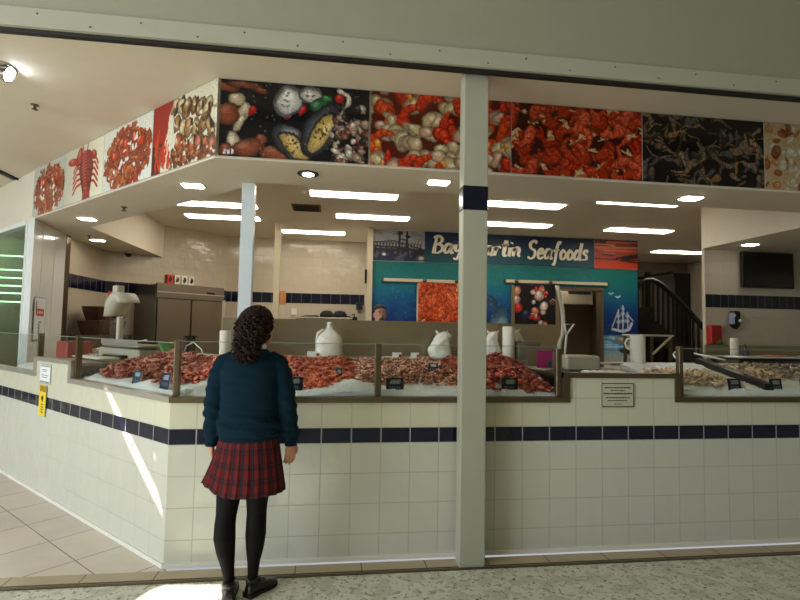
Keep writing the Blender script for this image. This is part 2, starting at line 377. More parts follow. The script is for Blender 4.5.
def cv_paella():
    c = Cv(190, 100, (176, 150, 112))
    for _ in range(150): c.ell(R_(0, 190), R_(0, 100), R_(3, 12), R_(2, 8), R_(0, 3), random.choice([(198, 186, 158), (150, 70, 28), (180, 120, 60), (206, 196, 172), (120, 60, 30)]), .7, .1, .8)
    return c.grain(.1)
def cv_skewers():
    c = Cv(160, 100, (216, 208, 184))
    for j in range(100):
        x1 = 52-j*.3; c.a[j, :max(0, int(x1))] = np.array((150, 34, 22))/255*(1 if j < 55 else .55)
    for _ in range(26): x, y = R_(8, 52), R_(66, 98); c.line([(x, y), (x+R_(-5, 8), y-R_(12, 34))], 1.7, (188, 52, 26), 1, 1)
    for k in range(3):
        x0, y0 = 58+k*7, 13+k*27; c.line([(x0-8, y0-2), (x0+104, y0+24)], 1.2, (160, 130, 80))
        for i in range(6):
            x, y = x0+i*16+R_(-2, 2), y0+i*3.6+R_(-3, 3); c.ell(x, y, R_(9, 12), R_(12, 16), R_(-.6, .6), random.choice([(190, 156, 104), (150, 110, 66), (206, 184, 140)]) if k < 2 else (164, 78, 44), .4, .2); c.ell(x+R_(2, 7), y+R_(-4, 4), R_(2, 4), R_(6, 12), R_(-.4, .6), (44, 30, 20), .8, 0)
            for _ in range(3): c.ell(x+R_(-8, 8), y+R_(-9, 9), R_(2, 4), R_(2, 4), 0, random.choice([(110, 66, 36), (220, 204, 170)]), .6, .1)
    for _ in range(50): c.ell(R_(50, 138), R_(74, 100), R_(4, 7), R_(3, 6), R_(0, 3), random.choice([(150, 84, 40), (110, 56, 30), (176, 100, 56)]), .5, .15)
    return c.warp(2.5, 8).grain(.06)
def cv_platter(seed=0, bg=(220, 220, 206)):
    c = Cv(160, 100, bg)
    c.ell(80, 62, 74, 40, 0, (232, 228, 216), .95, 0)
    for _ in range(360):
        a = R_(0, 6.28); r = R_(0, 1)**.5; x, y = 80+72*r*math.cos(a), 54+46*r*math.sin(a)
        c.cres(x, y, R_(4, 9), R_(0, 6.28), R_(1.4, 3), R_(2.4, 5), random.choice([(196, 84, 40), (214, 120, 66), (150, 70, 40), (182, 60, 30)]), 1.2, True, .5)
    for _ in range(7): c.ell(R_(30, 125), R_(14, 50), R_(10, 15), R_(8, 11), R_(-.5, .5), (186, 58, 28), .5, .3)
    for _ in range(14): c.ell(R_(40, 120), R_(25, 75), R_(3, 5), R_(3, 4), 0, (232, 228, 214), .8, .1)
    return c.warp(3, 8).grain(.06)
def cv_lobster():
    c = Cv(160, 100, (228, 222, 196))
    for j in range(100): c.a[j] *= np.linspace(.86, 1.02, 160)[:, None]
    c.line([(88, 26), (74, 2)], 1.6, (170, 50, 36)); c.line([(92, 26), (96, 2)], 1.6, (170, 50, 36))
    for s_ in (-1, 1):
        for k in range(5): c.line([(90, 34+k*8), (90+s_*36, 28+k*11), (90+s_*50, 44+k*10)], 2.2, (176, 58, 40))
    for k in range(12): c.ell(90+k*.6, 22+k*5.6, 29-abs(k-4)*1.8, 10, 0, (178-k*2, 52, 40), .55, .16)
    c.ell(62, 20, 12, 18, .5, (176, 54, 40), .6, .2); c.ell(36, 24, 22, 7, .1, (176, 54, 40), .6, .2); c.ell(122, 26, 12, 8, .5, (176, 54, 40), .6, .2)
    for k in (-1, 0, 1): c.ell(97+k*9, 92, 6, 9, k*-.4, (160, 48, 38), .6, .1)
    return c.grain(.04)
WORLD, SUN, ENTR, HALL, EXPO = .5, 14, 760, 60, 0.0
M['tile_top'] = tile_mat('cream_tile_top', (214, 209, 184), (184, 179, 156), .2, .2, mortar=.0035, offv=.13, wav=.22, wscale=9)
M['wallband_r'] = tile_mat('shop_navy_tile_small', (17, 18, 32), (80, 80, 84), .118, .4, mortar=.005, rough=.15, wav=.2, offv=.1)
# ================================================================ the setting
b = MB(); b.box(-16, 16, -14, -.2, -.1, 0); struct('floor', b, M['terrazzo'])
b = MB(); b.prism([(-9, -.04), (-.95, -.04), (-.95, .0), (-6.8, 5.85), (-9, 5.85)], -.1, 0.001); struct('floor', b, M['floortile'])
b = MB(); b.box(-9, 9.2, -.19, -.04, -.1, .002); struct('trim_1', b, M['border'])
b = MB(); b.box(-9, 9.2, -.2, -.178, -.1, .006); b.box(-9, 9.2, -.165, -.155, -.1, .005); struct('trim_2', b, M['track'])
b = MB(); b.box(-4.9, 9.2, 1.1, 10, -.1, 0.); struct('floor', b, M['coldroom'])
b = MB(); b.box(-9, 9.2, -.19, 10, 3.366, 3.46); struct('ceiling', b, M['ceil'])
b = MB(); b.prism([(9.2, .327), (-.833, .327), (-4.88, 4.374), (-3.05, 6.2), (-3.05, 3.397), (-.583, .93), (5.27, .93), (5.27, 3.08), (9.2, 3.08)], 2.771, 3.366)
tag(b.build('ceiling_bulkhead', M['ceil']), kind='structure')
# header over the opening
b = MB(); b.box(-9, 9.2, -.24, -.19, 3.31, 7); struct('wall_front', b, M['header'])
b = MB(); b.box(-9, 9.2, -.252, -.238, 3.315, 3.432); struct('trim_3', b, M['headstrip'])
b = MB(); b.box(-9, 9.2, -.235, -.195, 3.287, 3.311); struct('trim_4', b, M['dark'])  # solid dark strip, its colour standing for the shaded slot under the header
b = MB()
for k in range(40):
    x = -3+k*.31+R_(-.03, .03); z = 3.345 if k % 2 else 3.40
    b.tube([(x, -.252, z), (x, -.255, z)], .0055, 8)
tag(b.build('trim_5', M['steeldk']), kind='structure')
# left glazed front under the continued fascia
b = MB(wing); b.box(4.14, 5.6, .33, .36, 0, .5); b.box(4.09, 4.14, .32, .39, 0, 2.77); b.box(4.14, 5.6, .31, .38, 2.72, 2.77); struct('window_1', b, M['white'])
b = MB(wing); b.box(4.14, 5.6, .34, .35, .5, 2.72); tag(b.build('window_2', M['glassg']), kind='structure')
b = MB(); b.prism([(-9, 4.5), (-4.9, 4.5), (-4.9, 10), (-9, 10)], -.1, .0); struct('floor', b, M['coldroom'])
b = MB(); b.box(-9, -4.9, 8.5, 8.6, 0, 3.37); b.box(-9.1, -9, -.19, 8.6, 0, 3.37); struct('wall_neighbour', b, M['backgrey'])
# shop walls
b = MB(wallL); b.box(1.61, 3.92, -.12, 0, 0, 3.366); struct('wall_left', b, M['walltile'])
b = MB(); b.box(-3.86, -3.735, 4.2, 5.55, 0, 3.366); struct('wall_side', b, M['walltile'])
b = MB(); b.box(-3.735, -3.729, 4.25, 5.51, 2.06, 2.26); struct('trim_9', b, M['wallband'])
b = MB(wallL); b.box(1.62, 3.92, 0, .004, 2.06, 2.26); struct('trim_6', b, M['wallband'])
b = MB(); b.box(-2.2, .72, 7.14, 7.26, 0, 3.366); struct('wall_back', b, M['walltile'])
b = MB(); b.box(-2.12, .70, 7.134, 7.14, 2.04, 2.25); struct('trim_7', b, M['wallband'])
b = MB(); b.box(5.31, 9.2, 3.08, 3.14, 0, 3.366); struct('wall_right', b, M['walltile'])
b = MB(); b.box(5.31, 9.2, 3.074, 3.08, 1.935, 2.12); struct('trim_8', b, M['wallband_r'])
b = MB(); b.box(9.1, 9.2, -.19, 10, 0, 3.366); struct('wall_shop_end', b, M['walltile'])
# cold room front wall with its doorway, lining and side
b = MB(); b.box(.72, 3.95, 5.66, 5.78, 0, 3.366); b.box(5.15, 5.93, 5.66, 5.78, 0, 3.366); b.box(3.95, 5.15, 5.66, 5.78, 2.36, 3.366)
b.box(.72, .82, 5.78, 7.2, 0, 3.366); b.box(5.83, 5.93, 5.78, 8.4, 0, 3.366); struct('wall_cold_room', b, M['whitem'])
b = MB(); b.box(3.2, 5.83, 7.2, 7.3, 0, 3.366); b.box(3.2, 3.28, 5.78, 7.3, 0, 3.366); b.box(5.78, 5.83, 5.78, 7.3, 0, 3.366); b.box(3.2, 5.83, 5.78, 7.3, 2.75, 2.8); struct('wall_cold_room_lining', b, M['coldroom'])
b = MB(); b.box(3.9, 3.96, 5.61, 5.78, 0, 2.36); b.box(5.14, 5.2, 5.61, 5.78, 0, 2.36); b.box(3.9, 5.2, 5.61, 5.78, 2.34, 2.40); struct('door_1', b, M['fridge'])
b = MB(); b.box(5.93, 9.2, 8.4, 8.5, 0, 3.366); struct('wall_stairwell', b, M['backgrey'])
# mall hall behind the camera: unseen sun-blocking roof added with cuts shaped for sun patches, far walls, open left side
sun_d = Vector((.46, .40, -.79)).normalized()
ZR = 6.9
def up(p): p = Vector(p); s_ = (ZR-p.z)/(-sun_d.z); q = p-sun_d*s_; return (q.x, q.y)
holes = [[(-4.4, -3.2, 0), (-1.9, -3.2, 0), (-1.7, -1.3, 0), (-4.2, -1.0, 0)], [(-1.3, -2.6, 0), (.3, -2.6, 0), (.1, -1.15, 0), (-1.2, -1.1, 0)], [(-1.66, .695, 1.06), (-1.60, .635, 1.06), (-1.31, .342, .743), (-1.05, .082, .47), (-.972, .004, .30), (-1.119, .151, .444), (-1.373, .405, .706)],  # cuts traced back from wanted sun patches; first two only bounce light upward
         [(-1.13, .162, .70), (-1.09, .122, .70), (-.972, .004, .52), (-.972, .004, .56)],
         [(-.95, -.27, 0), (-.88, -.21, 0), (-.56, -.235, 0), (-.40, -.52, 0), (-.9, -.8, 0), (-1.05, -.5, 0)]]
bm = bmesh.new(); E_ = []
for poly in [[(-16, -14), (16, -14), (16, -.3), (-16, -.3)]]+[[up(p) for p in h] for h in holes]:
    vs = [bm.verts.new((x, y, ZR)) for x, y in poly]; E_ += [bm.edges.new((vs[i], vs[(i+1) % len(vs)])) for i in range(len(vs))]
bmesh.ops.triangle_fill(bm, edges=E_, use_beauty=True, use_dissolve=False)
me = bpy.data.meshes.new('ceiling_sun_blocker'); bm.to_mesh(me); bm.free(); me.materials.append(M['mallwall'])
o = bpy.data.objects.new('ceiling_sun_blocker', me); COL.objects.link(o); tag(o, kind='structure')
sm = o.modifiers.new('thick', 'SOLIDIFY'); sm.thickness = .02; sm.offset = 1
b = MB(); b.box(-16, 16, -14.1, -14, 0, 6.9); b.box(16, 16.1, -14, 10, 0, 6.9); struct('wall_mall', b, M['mallwall'])

# ================================================================ the picture panels on the fascia
UX = (1, 0, 0); UZ = (0, 0, 1)
lab = ['photo panel of open mussels and oysters on black, right of the fascia corner', 'photo panel of red prawns and cream dumplings, partly behind the square pillar',
       'photo panel of glossy orange cooked prawns, right of the square pillar', 'photo panel of dark raw tiger prawns', 'photo panel of pale paella at the right end of the fascia']
for i, (cv, l) in enumerate(zip([cv_mussels(), cv_chilli(), cv_cooked(), cv_raw(), cv_paella()], lab)):
    o = pic('picture_panel', cv, (-.815+i*1.118 if i else -.805, .317, 2.785), UX, UZ, 1.112 if i else 1.095, .575, .008, (0, -1, 0))
    tag(o, l, 'sign', 'seafood photo panels on the fascia')
lab = ['photo panel of mussel skewers beside a dark red napkin', 'photo panel of a heaped crab and prawn platter on white', 'photo panel of one whole red lobster on cream', 'photo panel of shellfish platter, farthest from the fascia corner']
for i, (cv, l) in enumerate(zip([cv_skewers(), cv_platter(1), cv_lobster(), cv_platter(2, (190, 190, 176))], lab)):
    t1 = .10+(i+1)*.95
    x, y, _ = wing(t1, .327-.010, 0); x += .135*0
    o = pic('picture_panel', cv, (x, y, 2.785), (S, -S, 0), UZ, .945, .575, .006, (-S, -S, 0))
    tag(o, l, 'sign', 'seafood photo panels on the fascia')

M['edge'] = mat('glass_edge', (136, 146, 138), .3)
# ================================================================ tiled serving counter
c = empty('serving_counter', (-.968, 0, 0), 'long cream tiled seafood counter with navy tile stripe and glass front', 'counter')
b = MB(); b.prism([(-.95, .03), (9.1, .03), (9.1, 1.08), (-.52, 1.08)], 0, 1.0); b.build('counter_core', M['steeldk'], c)
b = MB(wing); b.prism([(.02, .04), (5.0, .04), (5.0, .29), (3.25, .29), (3.25, 1.08), (.45, 1.08)], 0, .99); b.build('wing_core', M['steeldk'], c)
b = MB(); b.box(-.968, 9.1, 0, .03, .03, .772); b.build('lower_tiling', M['tile'], c)
b = MB(); b.box(-.968, 9.1, 0, .03, .87, 1.04); b.box(1.75, 2.57, 0, .03, 1.04, 1.215); b.build('upper_tiling', M['tile_top'], c)
b = MB(); b.box(-.968, 9.1, -.002, .03, .772, .87); b.build('navy_stripe', M['band'], c)
b = MB(wing); b.box(0, 5.0, 0, .03, .03, .772); b.build('lower_tiling', M['tile'], c)
b = MB(wing); b.box(0, 5.0, 0, .03, .87, 1.04); b.box(1.66, 2.43, 0, .03, 1.04, 1.19); b.build('upper_tiling', M['tile_top'], c)
b = MB(wing); b.box(0, 5.0, -.002, .03, .772, .87); b.build('navy_stripe', M['band'], c)
b = MB(); b.box(-.975, 9.1, -.012, .0, .002, .03); b.build('skirting', M['whitem'], c)
b = MB(wing); b.box(-.003, 5.0, -.014, 0, .002, .03); b.build('skirting', M['whitem'], c)
b = MB(); b.box(-.975, 1.75, -.015, .05, 1.04, 1.078); b.box(1.70, 1.75, -.014, .05, 1.06, 1.25); b.box(1.70, 2.62, -.015, .05, 1.215, 1.25); b.box(2.57, 2.62, -.014, .05, 1.06, 1.25); b.box(2.57, 9.1, -.015, .05, 1.04, 1.078)
b.box(1.75, 2.57, .03, 1.0, 1.20, 1.222)
b.build('steel_rail', M['steeldk'], c)
b = MB(wing); b.box(-.003, 1.66, -.015, .05, 1.04, 1.078); b.box(1.60, 1.66, -.014, .05, 1.05, 1.225); b.box(1.60, 2.48, -.015, .05, 1.19, 1.225); b.box(2.43, 2.48, -.014, .05, 1.05, 1.225); b.box(2.43, 5.0, -.015, .05, 1.04, 1.078)
b.box(1.66, 2.43, .03, 1.0, 1.18, 1.2)
b.build('steel_rail', M['steel'], c)
GZ = 1.432
for x0, x1 in ((-.94, .355), (.39, 1.70), (2.65, 5.2), (5.22, 7.5)):
    b = MB(); b.box(x0, x1, .028, .036, 1.07, GZ); gp = b.build('glass_pane', M['glass'], c); b = MB(); b.box(x0, x1, .0275, .0365, GZ, GZ+.004); b.build('polished_edge', M['edge'], gp)
for t0, t1 in ((.04, 1.58), (1.62, 2.46), (2.5, 4.95)):
    b = MB(wing); b.box(t0, t1, .028, .036, 1.07, GZ-.01); gp = b.build('glass_pane', M['glass'], c); b = MB(wing); b.box(t0, t1, .0275, .0365, GZ-.01, GZ-.006); b.build('polished_edge', M['edge'], gp)
for x0, x1, z0, z1 in ((-.965, -.925, 1.078, 1.44), (.352, .395, 1.078, 1.44), (1.66, 1.70, 1.078, 1.42), (2.62, 2.655, 1.078, 1.45), (5.2, 5.23, 1.078, 1.45)):
    b = MB(); b.rbox(x0, x1, .012, .055, z0, z1, .006); b.build('glass_post', M['steeldk'], c)
for t in (1.56, 2.45, 3.9):
    b = MB(wing); b.box(t, t+.035, .012, .055, 1.078, 1.44); b.build('glass_post', M['steeldk'], c)
# rear ledges
b = MB(); b.box(-.55, 1.78, .87, 1.14, 1.262, 1.292); b.box(-.55, 1.78, .86, .872, 1.20, 1.292); b.box(2.62, 9.1, .95, 1.14, 1.24, 1.262); b.build('rear_ledge', M['steel'], c)
b = MB(wing); b.box(.42, 3.25, .87, 1.14, 1.235, 1.262); b.box(.42, 3.25, .86, .872, 1.17, 1.262); b.build('rear_ledge', M['steel'], c)
b = MB(); b.box(-.9, 1.72, 1.142, 1.17, .9, 1.60); b.box(-.9, 1.72, 1.135, 1.18, 1.595, 1.615); b.build('rear_splashback', M['steelwarm'], c)
b = MB(); b.box(-.98, -.905, 1.15, 1.158, 1.262, 1.62); b.build('glass_pane', M['glass'], c)
b = MB(wing); b.box(2.75, 3.24, .96, .97, 1.262, 1.86); b.build('glass_screen', M['glassg'] if 0 else M['glass'], c)
b = MB(wing); b.box(.85, 1.62, .9, .908, 1.262, 1.40); b.build('glass_pane', M['glass'], c)

# notices on the tiles
t = MB(); 
def notice(name, xf, x0, x1, z0, z1, bg, rows, lab, border=(40, 36, 28), extra=None, w0=-.004):
    W, H = x1-x0, z1-z0; cv = Cv(max(24, int(W*330)), max(24, int(H*330)), bg)
    w, h = cv.w, cv.h
    if border: 
        for q in ((1, 1, w-1, 3), (1, h-3, w-1, h-1), (1, 1, 3, h-1), (w-3, 1, w-1, h-1)): cv.rect(*q, border)
    for (fy, fx0, fx1, th) in rows:
        x = fx0*w; y = fy*h
        while x < fx1*w:
            L = R_(3, 8); cv.line([(x, y), (min(x+L, fx1*w), y+R_(-.3, .3))], th, (64, 58, 46), .9); x += L+R_(2, 3)
    if extra: extra(cv)
    a = Vector(xf(x0, w0, z0)); bb = Vector(xf(x1, w0, z0)); u = (bb-a).normalized(); n = u.cross(Vector((0, 0, 1)))
    o = pic(name, cv, a, u, UZ, W, H, .004, n, None, M['picm']); tag(o, lab, 'notice'); return o
front = lambda x, w, z: (x, w, z)
notice('notice_board', front, 1.99, 2.245, 1.005, 1.18, (196, 192, 166), [(.2, .12, .88, 1.1), (.32, .3, .7, .9), (.44, .08, .92, 1.3), (.6, .15, .85, 1), (.72, .2, .8, .9), (.86, .4, .6, .6)], 'framed white notice on the tiles under the raised right ledge')
wr = lambda t_, w, z: wing(2.33-t_, w, z)
notice('notice_board', wr, .0, .27, .99, 1.165, (232, 232, 226), [(.12, .1, .9, 1.2), (.3, .25, .7, .8), (.38, .3, .6, .7), (.58, .2, .8, .8), (.68, .25, .7, .8), (.9, .1, .9, 1.2)], 'small white framed notice above the yellow sign', (110, 108, 104))
def yel(cv):
    w, h = cv.w, cv.h
    cv.rect(3, 3, w-3, h*.22, (120, 96, 30))
    for k in range(4): cv.line([(5+k*w/5, h*.2), (9+k*w/5, 5)], 1.3, (220, 186, 30))
    cv.ell(w*.5, h*.42, w*.16, w*.13, 0, (30, 26, 16), 1, 0); cv.line([(w*.45, h*.48), (w*.55, h*.53)], 1.8, (30, 26, 16))
    for k in range(4): cv.line([(w*.35, h*(.62+k*.08)), (w*.68, h*(.62+k*.08))], 1.2, (70, 58, 20))
o = notice('warning_sign', wr, .035, .20, .695, .975, (236, 204, 48), [], 'narrow yellow warning sign across the navy stripe', None, yel, -.008)

# ================================================================ pillars and posts
p = empty('square_pillar', (1.0, -.12, 0), 'tall square cream pillar with a navy band between the two halves of the view', 'pillar')
b = MB(); b.rbox(.910, 1.083, -.17, -.06, 0, 3.32, .006, 2); b.build('shaft', M['pillar'], p)
b = MB(); b.rbox(.908, 1.085, -.172, -.058, 2.355, 2.525, .006, 2); b.build('blue_band', M['navy'], p)
b = MB(); b.box(-.745, -.64, .95, 1.05, 1.0, 2.775)
tag(b.build('support_post', M['whitepost']), 'slim white square post rising from the counter behind the girl', 'post')
b = MB(); b.box(-.985, -.885, 5.5, 5.6, 0, 3.366)
tag(b.build('support_post', M['beigepost']), 'thin beige post in front of the back wall', 'post')
b = MB(); b.box(-.87, -.77, 5.5, 5.56, 1.93, 2.17); o = b.build('clipboard', M['orange']); tag(o, 'orange brown clipboard on the side of the beige post', 'clipboard')
b = MB(); b.box(.64, .74, 5.56, 5.66, 0, 3.366); tag(b.build('corner_post', M['beigepost']), 'pale corner post at the left edge of the teal sign wall', 'post')
# white clad column at the left end
p = empty('glossy_column', (-3.55, 3.35, 0), 'glossy white column at the left end under the fascia', 'pillar')
b = MB(); b.prism([(-3.47, 2.97), (-3.66, 4.08), (-3.95, 4.05), (-3.63, 3.13)], 0, 2.772); b.build('cladding', M['white'], p)
for q_ in (.25, .62):
    b = MB(); x, y = -3.47-.19*q_, 2.97+1.11*q_; b.box(x-.004, x+.005, y-.006, y+.006, 0, 2.77); b.build('joint_strip', M['frame'], p)
b = MB(); b.box(-3.78, -3.655, 4.08, 4.2, 0, 2.772); tag(b.build('steel_jamb', M['steeldk']), 'dark steel jamb beside the glossy white column', 'post')
# real-estate sheet on the column
cv = Cv(60, 110, (226, 228, 226))
for q in ((0, 0, 60, 2), (0, 108, 60, 110), (0, 0, 2, 110), (58, 0, 60, 110)): cv.rect(*q, (120, 124, 128))
cv.rect(8, 12, 13, 44, (150, 30, 26)); cv.rect(12, 30, 50, 48, (186, 34, 28))
for k in range(4): cv.line([(18+k*8, 35), (18+k*8, 43)], 1.5, (240, 220, 214)); cv.line([(18+k*8, 39), (21+k*8, 39)], 1, (240, 220, 214))
for k in range(6): cv.ell(30+R_(-3, 3), 64+k*7, 6, 3, R_(0, 1), (110, 130, 160), .8, 0, .7)
du = Vector((-.19, 1.11, 0)).normalized(); a = Vector((-3.47, 2.97, 1.33))+du*.10+Vector((.014, 0, 0)); o = pic('poster', cv, a, tuple(du), UZ, .36, .52, .003, (du.y, -du.x, 0), None, M['picm']); tag(o, 'white poster with a red label on the glossy column', 'poster')
# ================================================================ lamps, vents, ceiling fittings
def light_fix(x, y, label, w=1.22, d=.35):
    f = empty('ceiling_light', (x, y, 3.366), label, 'ceiling light', 'fluorescent ceiling lights')
    b = MB(); b.box(x-w/2-.015, x+w/2+.015, y-d/2-.015, y+d/2+.015, 3.356, 3.366); b.build('frame', M['frame'], f)
    b = MB(); b.rbox(x-w/2, x+w/2, y-d/2, y+d/2, 3.346, 3.357, .02); b.build('diffuser', M['lamp'], f)
for x, y, l in ((.30, 3.36, 'long white ceiling light nearest the mussel panel, left of the pillar'), (.66, 4.67, 'long white ceiling light above the bridge picture'),
                (-.35, 6.2, 'long white ceiling light touching the thin beige post'), (-1.72, 4.3, 'front one of two white ceiling lights behind the slim white post'),
                (-1.8, 5.2, 'rear one of two white ceiling lights behind the slim white post'), (2.72, 3.4, 'long white ceiling light just right of the pillar, front one'),
                (3.12, 4.72, 'long white ceiling light just right of the pillar, rear one'), (4.25, 3.03, 'thin sliver of white ceiling light at the soffit edge below the raw prawn panel'),
                (5.36, 4.72, 'long white ceiling light above the sunset picture'), (7.6, 6.7, 'small white ceiling light over the dark stairs')):
    light_fix(x, y, l, 1.18, .10 if 'sliver' in l else .27)
def downlight(x, y, z, label, r=.075, sq=True):
    f = empty('downlight', (x, y, z), label, 'downlight', 'recessed downlights')
    b = MB()
    if sq: b.rbox(x-.10, x+.10, y-.078, y+.078, z-.008, z+.001, .02)
    else: b.lathe([(.085, -.008), (.085, .001)], (x, y, z), 20, False)
    b.build('trim_ring', M['frame'] if sq else M['blackm'], f)
    b = MB()
    if sq: b.rbox(x-.085, x+.085, y-.062, y+.062, z-.014, z-.007, .02)
    else: b.lathe([(.045, -.014), (.045, -.007)], (x, y, z), 16, False)
    b.build('lens', M['dl'] , f)
for x, y, l in ((-1.19, 1.11, 'downlight under the skewer photo panel'), (-2.83, 2.83, 'downlight under the lobster photo panel'), (-3.4, 4.42, 'downlight nearest the glossy white column'),
                (.9, .6, 'downlight just left of the square pillar'), (3.22, .64, 'downlight under the raw prawn panel'), (5.6, 2.6, 'downlight in the soffit near the wall screen')):
    downlight(x, y, 2.771, l)
downlight(-.17, .58, 2.771, 'small round downlight under the mussel panel', sq=False)
f = empty('spotlight', (-2.34, .40, 3.366), 'glaring spotlight in the ceiling at the far left edge', 'spotlight')
b = MB(); b.lathe([(.09, -.012), (.1, 0)], (-2.34, .40, 3.366), 20); b.build('trim_ring', M['chrome'], f)
b = MB(); b.tube([(-2.40, .40, 3.37), (-2.29, .41, 3.315)], [.055, .062], 16); b.build('lamp_head', M['chrome'], f)
b = MB(); b.tube([(-2.292, .41, 3.316), (-2.284, .411, 3.312)], [.054, .05], 16); b.build('lens', M['dlb'], f)
def sprinkler(x, y, z, l):
    f = empty('sprinkler', (x, y, z), l, 'sprinkler', 'ceiling sprinklers')
    b = MB(); b.lathe([(.03, 0), (.03, -.006), (.01, -.008), (.01, -.03)], (x, y, z)); b.build('body', M['steeldk'], f)
    b = MB(); b.lathe([(.024, -.045), (.024, -.04)], (x, y, z)); b.tube([(x-.012, y, z-.028), (x-.014, y, z-.042)], .003, 5); b.tube([(x+.012, y, z-.028), (x+.014, y, z-.042)], .003, 5); b.build('deflector', M['steeldk'], f)
sprinkler(-2.47, 1.05, 3.366, 'sprinkler head in the ceiling below the glaring spotlight')
sprinkler(-2.15, 2.12, 2.771, 'sprinkler head in the soffit under the platter panel')
sprinkler(-3.35, 4.05, 2.771, 'small sprinkler head beside the downlight nearest the white column')
sprinkler(-1.16, 3.75, 3.366, 'sprinkler head above the pair of ceiling lights behind the slim post')
f = empty('dome_camera', (-3.42, 5.6, 2.771), 'small dark dome camera under the left soffit', 'camera')
b = MB(); b.lathe([(.07, 0), (.07, -.02), (.055, -.03)], (-3.42, 5.6, 2.771)); b.build('mount', M['frame'], f)
b = MB(); b.lathe([(.055, -.03), (.05, -.055), (.03, -.078), (.001, -.085)], (-3.42, 5.6, 2.771)); b.build('dome', M['black'], f)
f = empty('ceiling_vent', (-.38, 4.25, 3.366), 'dark rectangular ceiling vent between the lights', 'vent')
b = MB(); b.box(-.60, -.17, 4.05, 4.46, 3.352, 3.366); b.build('frame', M['wood'], f)
b = MB()
for k in range(7): b.box(-.57, -.20, 4.08+k*.055, 4.10+k*.055, 3.344, 3.353)
b.build('louvres', M['blackm'], f)
f = empty('ceiling_track', (-3.98, 3.2, 3.366), 'dark door track on the ceiling at the far left', 'track')
b = MB(); b.box(-4.0, -3.95, .6, 3.45, 3.345, 3.366); b.build('rail', M['dark'], f)
b = MB(); b.box(-4.02, -4.0, .6, 3.45, 3.335, 3.366); b.build('lip', M['header'], f)
# glowing tubes added behind the green glass to imitate its light reflections
for k in range(6):
    x, y, z = -5.75, 5.5, [2.63, 2.40, 2.27, 2.14, 2.02, 1.88][k]
    b = MB(); b.tube([(x+.1, y, z), (x+.75, y, z-.01)], .012, 8); tag(b.build('reflection_tube', M['lamp']), 'thin glowing tube imitating a light reflection in the green glass at far left', 'lamp', 'tubes imitating reflections behind the green glass')

# ================================================================ sign wall
# bridge picture
cv = Cv(150, 88, (150, 146, 138))
for j in range(88): cv.a[j] = np.array((150-j*.2, 146-j*.2, 142-j*.1))/255
cv.rect(0, 52, 150, 88, (26, 34, 58))
for j in range(52, 88): cv.a[j] *= .8+.5*RNG.random((150, 1))*.6
cv.clouds((118, 112, 108), 30, .05, .6, 3)
cv.line([(0, 46), (90, 50), (150, 62)], 2.4, (34, 30, 30)); cv.line([(0, 36), (60, 30), (150, 54)], 1.2, (44, 38, 38))
for k in range(16): x = k*9; cv.line([(x, 34-abs(k-6)*-.6), (x+5, 50)], 1, (44, 38, 38)); cv.line([(x+5, 34), (x, 52)], 1, (44, 38, 38))
for x in (76, 98): cv.line([(x, 4), (x, 60)], 2.6, (30, 26, 28)); 
cv.line([(74, 8), (82, 8)], 4, (30, 26, 28)); cv.line([(96, 16), (104, 18)], 3.4, (30, 26, 28)); cv.line([(76, 24), (98, 28)], 1.6, (34, 30, 30))
for k in range(9): cv.line([(6+k*16, 50), (6+k*16, 68)], 1.8, (28, 26, 34))
cv.ell(32, 70, 6, 4, 0, (220, 216, 210), .8, 0); cv.ell(140, 78, 9, 6, 0, (186, 170, 150), .6, 0); cv.line([(118, 66), (150, 62)], 5, (30, 26, 24)); cv.grain(.12)
o = pic('picture_panel', cv, (.75, 5.645, 2.79), UX, UZ, .95, .56, .01, (0, -1, 0), None, M['picm']); tag(o, 'photo panel of a lift bridge over water, left of the shop name', 'sign', 'panels above the cold room')
